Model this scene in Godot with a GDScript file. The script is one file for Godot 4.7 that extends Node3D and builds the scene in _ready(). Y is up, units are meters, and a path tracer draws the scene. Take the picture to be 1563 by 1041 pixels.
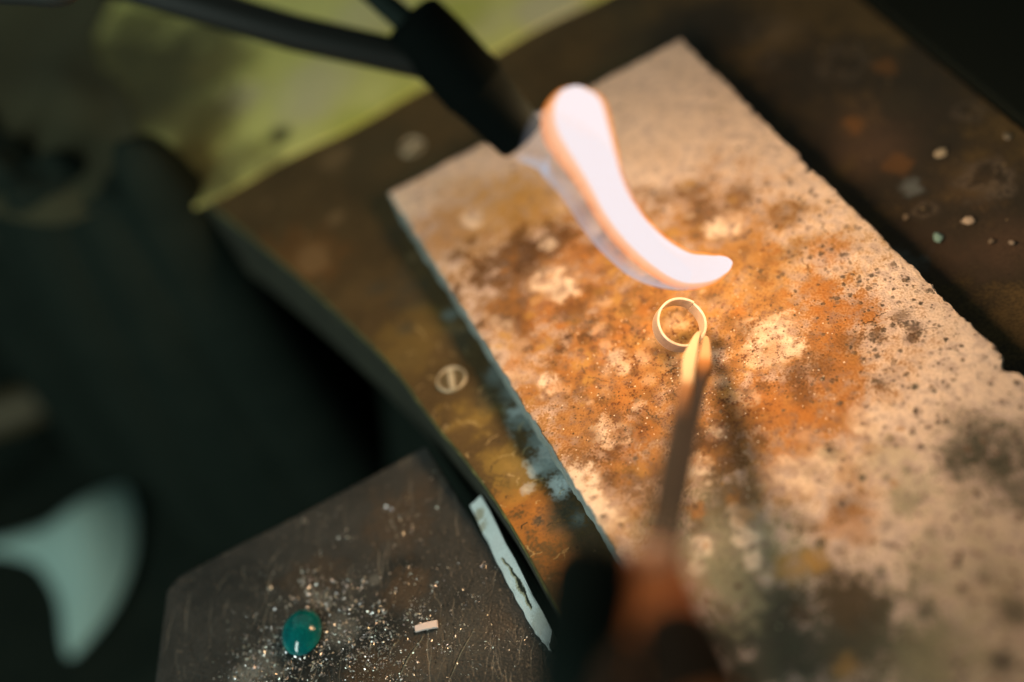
extends Node3D
# A jeweller's bench seen close up: a soldering board with a ring held in the flame of a hand torch, and the bench pin beside it.

var rng := RandomNumberGenerator.new()
var used := {}

func _ready():
	rng.seed = 7
	# ---- camera, air, lights -------------------------------------------------------------------
	var cam := Camera3D.new()
	cam.name = "camera"
	cam.transform = Transform3D(Vector3(0.87512, -0.26139, 0.40723), Vector3(0.47497, 0.62492, -0.61957), Vector3(-0.09253, 0.73563, 0.67104), Vector3(-0.10699, 0.43679, 0.33351))
	cam.fov = 26.9645
	cam.near = 0.01
	cam.far = 20.0
	var lens := CameraAttributesPhysical.new()
	lens.frustum_focal_length = 50.0
	lens.exposure_aperture = 1.9
	lens.frustum_focus_distance = 0.53
	lens.frustum_near = 0.01
	lens.frustum_far = 20.0
	cam.attributes = lens
	add_child(cam)
	cam.fov = 26.9645
	cam.current = true
	var env := Environment.new()
	env.background_mode = Environment.BG_COLOR
	env.background_color = lin(0.030, 0.046, 0.037)
	env.tonemap_mode = Environment.TONE_MAPPER_LINEAR
	env.tonemap_exposure = 1.0
	env.sdfgi_enabled = true
	env.ssao_enabled = true
	env.ssil_enabled = true
	var we := WorldEnvironment.new()
	we.name = "air"
	we.environment = env
	add_child(we)
	var win := AreaLight3D.new()              # the cool workshop window, in front and to the left
	win.name = "workshop_window_light"
	win.area_size = Vector2(0.28, 1.1)
	win.light_energy = 1.12
	win.light_color = lin(0.82, 1.0, 0.93)
	win.shadow_enabled = true
	win.position = Vector3(-1.02, 0.66, 0.55)
	win.light_size = 0.3
	add_child(win)
	win.look_at(Vector3(-0.1, 0.0, -0.05))
	var back_fill := AreaLight3D.new()             # added fill, no such lamp; lifts shadows, board top and mat
	back_fill.name = "added_fill_light"
	back_fill.area_size = Vector2(2.2, 1.4)
	back_fill.light_energy = 0.14
	back_fill.light_color = lin(1.0, 0.96, 0.88)
	back_fill.shadow_enabled = true
	back_fill.position = Vector3(0.25, 0.95, -0.95)
	add_child(back_fill)
	back_fill.look_at(Vector3(0.0, 0.0, -0.25))
	# ---- the setting -----------------------------------------------------------------------------
	build_bench()
	build_mats()
	build_skin()
	build_pin()
	build_board()
	# ---- things ----------------------------------------------------------------------------------
	build_torch()
	build_flame()
	build_ring()
	build_tweezers()
	build_hand()
	build_gem()
	build_filings()
	build_crumbs()

# ================================================================================================
# helpers
# ================================================================================================
func lin(r: float, g: float, b: float) -> Color:
	return Color(r, g, b).linear_to_srgb()

func numbered(n: String) -> String:
	if not used.has(n):
		used[n] = 0
		return n
	used[n] += 1
	return "%s_%03d" % [n, used[n]]

func thing(called: String, label: String, category: String, at := Vector3.ZERO, group := "") -> Node3D:
	var o := Node3D.new()
	o.name = numbered(called)
	o.position = at
	add_child(o)
	tag(o, label, category, group)
	return o

func tag(o: Node, label: String, category: String, group := ""):
	o.set_meta("label", label)
	o.set_meta("category", category)
	if group != "":
		o.set_meta("group", group)

func put(called: String, mesh: Mesh, m: Material, parent: Node) -> MeshInstance3D:
	var o := MeshInstance3D.new()
	o.name = numbered(called) if parent == self else called
	o.mesh = mesh
	o.material_override = m
	parent.add_child(o, true)
	return o

func mat(c: Color, rough := 0.6, metal := 0.0) -> StandardMaterial3D:
	var m := StandardMaterial3D.new()
	m.albedo_color = c
	m.roughness = rough
	m.metallic = metal
	return m

func noise(sd: int, freq: float, oct := 4, type := FastNoiseLite.TYPE_SIMPLEX_SMOOTH) -> FastNoiseLite:
	var n := FastNoiseLite.new()
	n.seed = sd
	n.frequency = freq
	n.noise_type = type
	n.fractal_octaves = oct
	return n

func noise_map(w: int, h: int, sd: int, freq: float, oct := 4) -> PackedByteArray:
	return noise(sd, freq, oct).get_image(w, h, false, false, true).get_data()

# triangles in outward (counter-clockwise) order -> ArrayMesh; smooth where faces meet at less than `angle`
func build(v: PackedVector3Array, t: PackedInt32Array, angle := 40.0, closed := true, uv := PackedVector2Array(), col := PackedColorArray()) -> ArrayMesh:
	var nf := t.size() / 3
	var fn := PackedVector3Array()
	fn.resize(nf)
	var vol := 0.0
	var up := 0.0
	for f in nf:
		var a := v[t[f * 3]]
		var b := v[t[f * 3 + 1]]
		var c := v[t[f * 3 + 2]]
		var n := (b - a).cross(c - a)
		fn[f] = n
		vol += a.dot(b.cross(c))
		up += n.y
	var turned := (vol < 0.0) if closed else (up < 0.0)
	var s := -1.0 if turned else 1.0
	var at := {}
	for f in nf:
		for k in 3:
			var key := Vector3i((v[t[f * 3 + k]] * 200000.0).round())
			if not at.has(key):
				at[key] = PackedInt32Array()
			at[key].append(f)
	var P := PackedVector3Array()
	var N := PackedVector3Array()
	var U := PackedVector2Array()
	var C := PackedColorArray()
	var lim := cos(deg_to_rad(angle))
	for f in nf:
		var me := fn[f].normalized()
		for k in ([0, 1, 2] if turned else [0, 2, 1]):
			var i: int = t[f * 3 + k]
			var sum := Vector3.ZERO
			for g in at[Vector3i((v[i] * 200000.0).round())]:
				if fn[g].normalized().dot(me) > lim:
					sum += fn[g]
			P.append(v[i])
			N.append((sum if sum.length() > 0.0 else Vector3.UP).normalized() * s)
			if uv.size():
				U.append(uv[i])
			if col.size():
				C.append(col[i])
	var arr := []
	arr.resize(Mesh.ARRAY_MAX)
	arr[Mesh.ARRAY_VERTEX] = P
	arr[Mesh.ARRAY_NORMAL] = N
	if uv.size():
		arr[Mesh.ARRAY_TEX_UV] = U
	if col.size():
		arr[Mesh.ARRAY_COLOR] = C
	var m := ArrayMesh.new()
	m.add_surface_from_arrays(Mesh.PRIMITIVE_TRIANGLES, arr)
	return m

# rows of equal length -> triangles; wrap joins the last column to the first, caps close the ends
func loft(rows: Array, wrap := true, caps := true, angle := 40.0, uvs := [], cols := []) -> ArrayMesh:
	var v := PackedVector3Array()
	var t := PackedInt32Array()
	var uv := PackedVector2Array()
	var col := PackedColorArray()
	var n: int = rows[0].size()
	for j in rows.size():
		for i in n:
			v.append(rows[j][i])
			if uvs.size():
				uv.append(uvs[j][i])
			if cols.size():
				col.append(cols[j][i])
	for j in rows.size() - 1:
		for i in (n if wrap else n - 1):
			var a := j * n + i
			var b := j * n + (i + 1) % n
			t.append_array([a, b, b + n, a, b + n, a + n])
	if caps and wrap:
		for e in [0, rows.size() - 1]:
			var mid := Vector3.ZERO
			for i in n:
				mid += v[e * n + i] / n
			var c := v.size()
			v.append(mid)
			if uvs.size():
				uv.append(uvs[e][0])
			if cols.size():
				col.append(cols[e][0])
			for i in n:
				if e == 0:
					t.append_array([c, e * n + (i + 1) % n, e * n + i])
				else:
					t.append_array([c, e * n + i, e * n + (i + 1) % n])
	return build(v, t, angle, wrap and caps, uv, col)

# a round tube through points, each with a radius
func tube(pts: Array, rad: Array, sides := 24, angle := 50.0) -> ArrayMesh:
	var rows := []
	var side := Vector3.ZERO
	for j in pts.size():
		var d: Vector3 = (pts[mini(j + 1, pts.size() - 1)] - pts[maxi(j - 1, 0)]).normalized()
		if side == Vector3.ZERO:
			side = d.cross(Vector3(0.31, 0.2, 0.93)).normalized()
		side = (side - d * side.dot(d)).normalized()
		var o := d.cross(side)
		var row := []
		for i in sides:
			var a := TAU * i / sides
			row.append(pts[j] + (side * cos(a) + o * sin(a)) * rad[j])
		rows.append(row)
	return loft(rows, true, true, angle)

func smooth_line(pts: Array, steps: int) -> Array:      # Catmull-Rom through Vector4(x, y, z, radius)
	var out := []
	for k in pts.size() - 1:
		var p0: Vector4 = pts[maxi(k - 1, 0)]
		var p1: Vector4 = pts[k]
		var p2: Vector4 = pts[k + 1]
		var p3: Vector4 = pts[mini(k + 2, pts.size() - 1)]
		for s in steps:
			var u := float(s) / steps
			out.append(0.5 * (2.0 * p1 + (p2 - p0) * u + (2.0 * p0 - 5.0 * p1 + 4.0 * p2 - p3) * u * u + (3.0 * p1 - p0 - 3.0 * p2 + p3) * u * u * u))
	out.append(pts[-1])
	return out

# an upright slab with a bevelled upper edge from a polygon of (x, z)
func slab(poly: PackedVector2Array, y0: float, y1: float, bevel: float, angle := 35.0) -> ArrayMesh:
	var n := poly.size()
	if Geometry2D.is_polygon_clockwise(poly):
		poly.reverse()
	var v := PackedVector3Array()
	var t := PackedInt32Array()
	var ins := PackedVector2Array()
	for i in n:
		var e0 := (poly[i] - poly[(i + n - 1) % n]).normalized()
		var e1 := (poly[(i + 1) % n] - poly[i]).normalized()
		var m := (Vector2(-e0.y, e0.x) + Vector2(-e1.y, e1.x)).normalized()
		ins.append(m)
	var sgn := 1.0
	if not Geometry2D.is_point_in_polygon(poly[0] + ins[0] * bevel * 0.5, poly) and not Geometry2D.is_point_in_polygon(poly[1] + ins[1] * bevel * 0.5, poly):
		sgn = -1.0
	var rings := [[y0, 0.0], [y1 - bevel, 0.0], [y1 - bevel * 0.3, bevel * 0.3], [y1, bevel]]
	for r in rings:
		for i in n:
			var p: Vector2 = poly[i] + ins[i] * sgn * float(r[1])
			v.append(Vector3(p.x, r[0], p.y))
	for j in 3:
		for i in n:
			var a := j * n + i
			var b := j * n + (i + 1) % n
			t.append_array([a, a + n, b + n, a, b + n, b])
	var top := PackedVector2Array()
	for i in n:
		top.append(Vector2(v[3 * n + i].x, v[3 * n + i].z))
	var tri := Geometry2D.triangulate_polygon(top)
	for k in range(0, tri.size(), 3):
		# triangles seen from above must have their normal up
		var a := top[tri[k]]
		var b := top[tri[k + 1]]
		var c := top[tri[k + 2]]
		var flip := (b - a).cross(c - a) > 0.0      # +y is x cross -z
		var q := [tri[k], tri[k + 2], tri[k + 1]] if flip else [tri[k], tri[k + 1], tri[k + 2]]
		t.append_array([q[0] + 3 * n, q[1] + 3 * n, q[2] + 3 * n])
		t.append_array([q[0], q[2], q[1]])
	# the side strips must face outwards: check the first one against the inset direction
	var a0 := v[0]
	var nn := (v[n] - a0).cross(v[n + 1] - a0)
	if Vector2(nn.x, nn.z).dot(ins[0] * sgn) > 0.0:
		for j in range(0, 18 * n, 3):
			var x := t[j + 1]
			t[j + 1] = t[j + 2]
			t[j + 2] = x
	return build(v, t, angle, true)

# ------------------------------------------------------------------------------------------------
# textures: a sheet of linear colour that stains are worked into, then written out as sRGB
# ------------------------------------------------------------------------------------------------
class Sheet:
	var w: int
	var h: int
	var x0: float
	var z0: float
	var mpp: float
	var r := PackedFloat32Array()
	var g := PackedFloat32Array()
	var b := PackedFloat32Array()
	var hgt := PackedFloat32Array()
	var n1: PackedByteArray
	var n2: PackedByteArray
	var n3: PackedByteArray

	func _init(x: float, z: float, width: float, length: float, per: float, sd: int, f1: float, f2: float, f3: float):
		x0 = x
		z0 = z
		mpp = per
		w = int(width / per)
		h = int(length / per)
		for a in [r, g, b, hgt]:
			a.resize(w * h)
		hgt.fill(0.6)
		var k := 0
		for f in [f1, f2, f3]:
			var n := FastNoiseLite.new()
			n.seed = sd + k
			n.frequency = f * per * 1000.0
			n.noise_type = FastNoiseLite.TYPE_SIMPLEX_SMOOTH
			n.fractal_octaves = 4
			var d := n.get_image(w, h, false, false, true).get_data()
			if k == 0:
				n1 = d
			elif k == 1:
				n2 = d
			else:
				n3 = d
			k += 1

	func base(a: Color, c: Color):
		for i in w * h:
			var u := n1[i] / 255.0 * 0.6 + n2[i] / 255.0 * 0.4
			r[i] = lerpf(a.r, c.r, u)
			g[i] = lerpf(a.g, c.g, u)
			b[i] = lerpf(a.b, c.b, u)

	# an irregular stain round (x, z), metres
	func stain(x: float, z: float, rad: float, c: Color, strength: float, soft := 0.55, rough := 1.0, squash := 1.0, turn := 0.0, hollow := 0.0):
		var reach := rad * 1.9 / minf(squash, 1.0)
		var i0 := maxi(0, int((x - reach - x0) / mpp))
		var i1 := mini(w - 1, int((x + reach - x0) / mpp))
		var j0 := maxi(0, int((z - reach - z0) / mpp))
		var j1 := mini(h - 1, int((z + reach - z0) / mpp))
		var ct := cos(turn)
		var st := sin(turn)
		for j in range(j0, j1 + 1):
			for i in range(i0, i1 + 1):
				var dx := x0 + i * mpp - x
				var dz := z0 + j * mpp - z
				var u := (dx * ct + dz * st) * squash
				var v := dz * ct - dx * st
				var q := j * w + i
				var d := sqrt(u * u + v * v) / rad
				if d > 1.9:
					continue
				d += rough * ((n1[q] - 128) / 255.0 * 0.9 * minf(1.0, rad / 0.006) + (n2[q] - 128) / 255.0 * 0.9 + (n3[q] - 128) / 255.0 * 0.75)
				var k := strength * smoothstep(1.0 + soft, 1.0 - soft, d)
				if hollow > 0.0:
					k *= smoothstep(hollow - 0.2, hollow + 0.1, d)
				if k > 0.0:
					r[q] = lerpf(r[q], c.r, k)
					g[q] = lerpf(g[q], c.g, k)
					b[q] = lerpf(b[q], c.b, k)

	# a pit or fleck of a few pixels
	func dot(px: float, pz: float, rad: float, c: Color, strength: float, deep: float):
		var n := int(ceil(rad)) + 1
		for j in range(int(pz) - n, int(pz) + n + 1):
			for i in range(int(px) - n, int(px) + n + 1):
				if i < 0 or j < 0 or i >= w or j >= h:
					continue
				var q := j * w + i
				var d := Vector2(i - px, j - pz).length() / rad + (n3[q] - 128) / 255.0 * 0.9
				var k := strength * smoothstep(1.25, 0.6, d)
				r[q] = lerpf(r[q], c.r, k)
				g[q] = lerpf(g[q], c.g, k)
				b[q] = lerpf(b[q], c.b, k)
				hgt[q] -= deep * k

	func line(ax: float, az: float, bx: float, bz: float, rad: float, c: Color, strength: float, deep: float):
		var n := int(Vector2(bx - ax, bz - az).length() / (mpp * rad * 0.7)) + 1
		for k in n + 1:
			var u := float(k) / n
			dot((lerpf(ax, bx, u) - x0) / mpp + sin(u * 9.0) * 0.8, (lerpf(az, bz, u) - z0) / mpp + cos(u * 7.0) * 0.8, rad * (0.6 + 0.4 * sin(u * PI)), c, strength, deep)

	func grain(amount: float):
		for i in w * h:
			var k := 1.0 + amount * ((n3[i] - 128) / 128.0)
			r[i] *= k
			g[i] *= k
			b[i] *= k

	static func byte(x: float) -> int:
		x = clampf(x, 0.0, 1.0)
		return int(255.0 * (12.92 * x if x < 0.0031308 else 1.055 * pow(x, 1.0 / 2.4) - 0.055))

	func color_texture() -> ImageTexture:
		var d := PackedByteArray()
		d.resize(w * h * 3)
		for i in w * h:
			d[i * 3] = byte(r[i])
			d[i * 3 + 1] = byte(g[i])
			d[i * 3 + 2] = byte(b[i])
		return ImageTexture.create_from_image(Image.create_from_data(w, h, false, Image.FORMAT_RGB8, d))

	func height_texture(fine: float) -> ImageTexture:
		var d := PackedByteArray()
		d.resize(w * h)
		for i in w * h:
			d[i] = int(255.0 * clampf(hgt[i] + fine * (n3[i] - 128) / 128.0 + fine * 0.6 * (n2[i] - 128) / 128.0, 0.0, 1.0))
		return ImageTexture.create_from_image(Image.create_from_data(w, h, false, Image.FORMAT_L8, d))

	# the sheet as a material laid over the world's x and z (an object placed at the origin)
	func material(rough: float, relief_cm: float, fine: float) -> StandardMaterial3D:
		var m := StandardMaterial3D.new()
		m.albedo_texture = color_texture()
		m.roughness = rough
		m.heightmap_enabled = true
		m.heightmap_texture = height_texture(fine)
		m.heightmap_scale = relief_cm
		return m

	func uv(p: Vector3) -> Vector2:
		return Vector2((p.x - x0) / (w * mpp), (p.z - z0) / (h * mpp))

func laid(mesh: ArrayMesh, s: Sheet, fold := 0.0, top := 0.0) -> ArrayMesh:     # adds uv from x and z
	var arr := mesh.surface_get_arrays(0)
	var uv := PackedVector2Array()
	for p in arr[Mesh.ARRAY_VERTEX]:
		uv.append(s.uv(p + Vector3(0.37, 0, 0.21) * (p.y - top) * fold))
	arr[Mesh.ARRAY_TEX_UV] = uv
	var m := ArrayMesh.new()
	m.add_surface_from_arrays(Mesh.PRIMITIVE_TRIANGLES, arr)
	return m

# ================================================================================================
# the bench
# ================================================================================================
var cut := [Vector2(0.42, -0.118), Vector2(0.2, -0.097), Vector2(0.0468, -0.0909), Vector2(-0.0055, -0.0917), Vector2(-0.048, -0.0969), Vector2(-0.0844, -0.1005), Vector2(-0.128, -0.1095), Vector2(-0.1844, -0.1234), Vector2(-0.2479, -0.1427), Vector2(-0.30, -0.168), Vector2(-0.34, -0.205), Vector2(-0.365, -0.25), Vector2(-0.378, -0.31), Vector2(-0.385, -0.45), Vector2(-0.388, -0.7)]

func bench_outline(grow: float) -> PackedVector2Array:
	var p := PackedVector2Array()
	var l4 := []
	for c in cut:
		l4.append(Vector4(c.y, 0, c.x, 0))
	var sm := smooth_line(l4, 9)
	for k in sm.size():
		var a: Vector4 = sm[maxi(k - 1, 0)]
		var b: Vector4 = sm[mini(k + 1, sm.size() - 1)]
		var d := Vector2(b.x - a.x, b.z - a.z).normalized()
		p.append(Vector2(sm[k].x, sm[k].z) + Vector2(d.y, -d.x) * grow)
	p.append_array([Vector2(-0.7, -0.95), Vector2(0.176, -0.95), Vector2(0.176, 0.42)])
	return p

func build_bench():
	var bench := thing("workbench", "worn jeweller's workbench with a stained brown metal top and a curved cutout", "workbench")
	var s := Sheet.new(-0.17, -0.26, 0.35, 0.42, 0.0004, 11, 0.022, 0.09, 0.5)
	s.base(Color(0.046, 0.032, 0.015), Color(0.115, 0.075, 0.031))
	# darker side behind and right of the board
	for k in 46:
		s.stain(rng.randf_range(0.085, 0.18), rng.randf_range(-0.26, 0.1), rng.randf_range(0.01, 0.03), Color(0.032, 0.027, 0.019) if k % 4 else Color(0.09, 0.055, 0.035), 0.75, 0.8)
	for k in 10:
		s.stain(rng.randf_range(-0.06, 0.1), rng.randf_range(-0.26, -0.17), rng.randf_range(0.008, 0.02), Color(0.07, 0.055, 0.028), 0.6, 0.7)
	for k in 40:
		s.stain(rng.randf_range(-0.14, 0.18), rng.randf_range(-0.25, 0.15), rng.randf_range(0.002, 0.008), Color(0.05, 0.04, 0.025) if k % 2 else Color(0.24, 0.16, 0.08), 0.5, 0.4)
	# orange flame light worked into the colour, and teal flux residue, between board and edge
	for q in [[-0.0896, 0.0209, 0.0113, 0.0, 0.7500], [-0.0793, 0.0140, 0.0074, 0.0, 0.6000], [-0.0889, 0.0073, 0.0065, 0.0, 0.4000], [-0.0807, 0.0372, 0.0096, 0.0, 0.6000], [-0.0832, -0.0379, 0.0106, 4.0, 0.6000], [-0.0822, -0.0137, 0.0077, 4.0, 0.6000], [-0.0808, 0.0021, 0.0075, 4.0, 0.5000], [-0.0853, -0.0907, 0.0140, 4.0, 0.3000], [-0.1167, -0.1737, 0.0183, 0.0, 0.1500], [-0.0652, -0.0248, 0.0068, 1.0, 0.9000], [-0.0618, -0.0384, 0.0058, 1.0, 0.8000], [-0.0661, -0.0137, 0.0051, 1.0, 0.8000], [-0.0658, -0.0021, 0.0056, 2.0, 0.6000], [-0.0656, 0.0110, 0.0040, 2.0, 0.9000], [-0.0689, 0.0142, 0.0030, 2.0, 0.9000], [-0.0621, 0.0062, 0.0035, 1.0, 0.9000], [-0.0689, 0.0013, 0.0040, 1.0, 0.8000], [-0.0682, 0.0288, 0.0034, 1.0, 0.6000], [-0.0642, -0.0301, 0.0037, 2.0, 0.6000], [-0.0675, -0.0952, 0.0034, 1.0, 0.6000], [-0.0643, -0.0528, 0.0048, 1.0, 0.6000], [-0.0604, -0.0716, 0.0033, 1.0, 0.4000], [-0.0606, -0.0853, 0.0034, 1.0, 0.4000], [-0.0728, 0.0004, 0.0020, 2.0, 0.5000], [-0.0782, 0.0058, 0.0023, 2.0, 0.4000], [-0.0724, 0.0259, 0.0083, 3.0, 0.6000], [-0.0733, 0.0389, 0.0072, 3.0, 0.5000], [-0.0745, -0.0437, 0.0064, 3.0, 0.5000], [-0.0710, -0.0797, 0.0083, 3.0, 0.4000], [-0.0786, -0.1230, 0.0087, 3.0, 0.4000], [-0.0818, 0.0211, 0.0017, 3.0, 0.8000], [-0.0869, 0.0235, 0.0010, 3.0, 0.8000], [-0.0912, -0.1330, 0.0035, 3.0, 0.5000], [-0.0874, -0.1014, 0.0034, 3.0, 0.5000], [0.1449, -0.0191, 0.0091, 5.0, 0.7000], [0.1460, -0.1180, 0.0078, 5.0, 0.3500], [0.1576, -0.1042, 0.0047, 0.0, 0.2000], [0.1253, -0.0816, 0.0052, 0.0, 0.3000], [0.1330, -0.1588, 0.0093, 5.0, 0.4000], [0.1225, -0.0343, 0.0038, 2.0, 0.1800], [0.1262, -0.0489, 0.0055, 0.0, 0.2000], [0.0975, -0.0009, 0.0062, 1.0, 0.3500], [0.1185, -0.1469, 0.0073, 5.0, 0.4000], [0.1189, -0.0203, 0.0037, 5.0, 0.6000], [0.1669, -0.0554, 0.0045, 5.0, 0.4000]]:
		var c: Color = [Color(0.42, 0.17, 0.035), Color(0.24, 0.30, 0.30), Color(0.55, 0.64, 0.66), Color(0.05, 0.055, 0.045), Color(0.3, 0.2, 0.05), Color(0.2, 0.15, 0.11)][int(q[3])]
		s.stain(q[0], q[1], q[2], c, q[4] * (0.85 if q[3] == 1.0 else 1.0), 0.6, 1.7, 1.0, 0.0, 0.75 if q[3] == 5.0 else 0.0)
	for k in 110:
		var p := Vector2(rng.randf_range(-0.1, -0.05), rng.randf_range(-0.1, 0.12))
		var d := Vector2.from_angle(rng.randf_range(0, PI)) * rng.randf_range(0.001, 0.007)
		s.line(p.x, p.y, p.x + d.x, p.y + d.y, rng.randf_range(0.5, 0.9), Color(0.42, 0.32, 0.16) if k % 3 else Color(0.04, 0.03, 0.02), rng.randf_range(0.3, 0.8), 0.2)
	for k in 700:
		s.dot(rng.randf() * s.w, rng.randf() * s.h, rng.randf_range(0.6, 2.2), Color(0.03, 0.025, 0.018) if k % 3 else Color(0.33, 0.24, 0.13), rng.randf_range(0.3, 0.8), 0.15)
	s.grain(0.28)
	var m := s.material(0.6, 0.03, 0.2)
	m.metallic_specular = 0.3
	m.metallic = 0.1
	put("metal_top", laid(slab(bench_outline(0.0), -0.0016, 0.0, 0.0006), s), m, bench)
	var edge := Sheet.new(0, 0, 0.1, 0.1, 0.0005, 21, 0.05, 0.3, 1.0)
	edge.base(Color(0.012, 0.013, 0.01), Color(0.05, 0.05, 0.03))
	edge.grain(0.4)
	var em := edge.material(0.7, 0.03, 0.3)
	em.uv1_triplanar = true
	em.uv1_scale = Vector3.ONE * 10.0
	put("wooden_body", slab(bench_outline(0.0012), -0.05, -0.0018, 0.002), em, bench)
	# verdigris lip where the sheet is folded over the edge
	var lip := []
	var lr := []
	var o := bench_outline(-0.0002)
	for k in range(0, 118):
		lip.append(Vector3(o[k].x, -0.0016 + 0.0003 * sin(k * 2.3), o[k].y))
		lr.append(0.0010 + 0.0003 * sin(k * 1.7) * sin(k * 0.6))
	var lm := edge.material(0.5, 0.02, 0.3)
	lm.albedo_color = lin(1, 1, 1)
	var ls := Sheet.new(0, 0, 0.06, 0.06, 0.0005, 31, 0.2, 0.6, 1.2)
	ls.base(Color(0.02, 0.02, 0.012), Color(0.2, 0.2, 0.07))
	ls.grain(0.3)
	lm = ls.material(0.5, 0.02, 0.3)
	lm.uv1_triplanar = true
	lm.uv1_scale = Vector3.ONE * 16.0
	put("folded_edge", tube(lip, lr, 8), lm, bench)
	# slotted screws that hold the sheet down
	for q in [[Vector2(-0.08189, -0.06176), 0.0068, -0.3], [Vector2(-0.04060, -0.20791), 0.0062, 1.9]]:
		var at: Vector2 = q[0]
		var rr: float = q[1]
		var sc := put("screw", screw_mesh(rr), mat(lin(0.16, 0.12, 0.06), 0.4, 0.4), bench)
		sc.position = Vector3(at.x, 0.0, at.y)
		sc.rotation.y = q[2]
		var worn := mat(lin(0.50, 0.44, 0.32), 0.45, 0.2)
		var ring := []
		for k in 49:
			ring.append(Vector3(cos(TAU * k / 48), 0, sin(TAU * k / 48)) * rr * 0.9 + Vector3(0, 0.0007, 0))
		var thick := []
		for k in 49:
			thick.append(0.00045 + 0.00018 * sin(k * 0.4))
		put("rim", tube(ring, thick, 10), worn, sc)
		put("slot_fill", blade([[Vector3(0, 0.0006, -rr * 0.82), rr * 0.15, 0.0004, Color.WHITE], [Vector3(0, 0.0007, 0), rr * 0.19, 0.0004, Color.WHITE], [Vector3(0, 0.0006, rr * 0.82), rr * 0.14, 0.0004, Color.WHITE]], Vector3.RIGHT, Vector3.UP), worn, sc)
	# dark wooden rail along the far side
	var rail_m := mat(lin(0.008, 0.010, 0.008), 0.8)
	rail_m.metallic_specular = 0.12
	var rails := put("wooden_rail", slab(PackedVector2Array([Vector2(0.1775, -0.95), Vector2(0.29, -0.95), Vector2(0.29, 0.42), Vector2(0.1775, 0.42)]), -0.05, 0.004, 0.003), rail_m, bench)
	rails.set_meta("label", "dark rail along the right side of the bench")

func screw_mesh(r: float) -> ArrayMesh:      # a low domed head with a slot cut into it, and a raised rim
	var rows := []
	var prof := [[1.0, -0.001], [1.0, 0.0004], [0.92, 0.0009], [0.86, 0.0005], [0.8, 0.0004], [0.55, 0.0006], [0.3, 0.0007], [0.02, 0.0008]]
	for q in prof:
		var row := []
		for i in 40:
			var a := TAU * i / 40
			var p := Vector3(cos(a) * q[0], 0, sin(a) * q[0])
			var y: float = q[1]
			if absf(p.x) < 0.2 and q[0] < 0.84:
				y -= 0.0003
			row.append(Vector3(p.x * r, y, p.z * r))
		rows.append(row)
	return loft(rows, true, true, 30.0)

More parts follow.
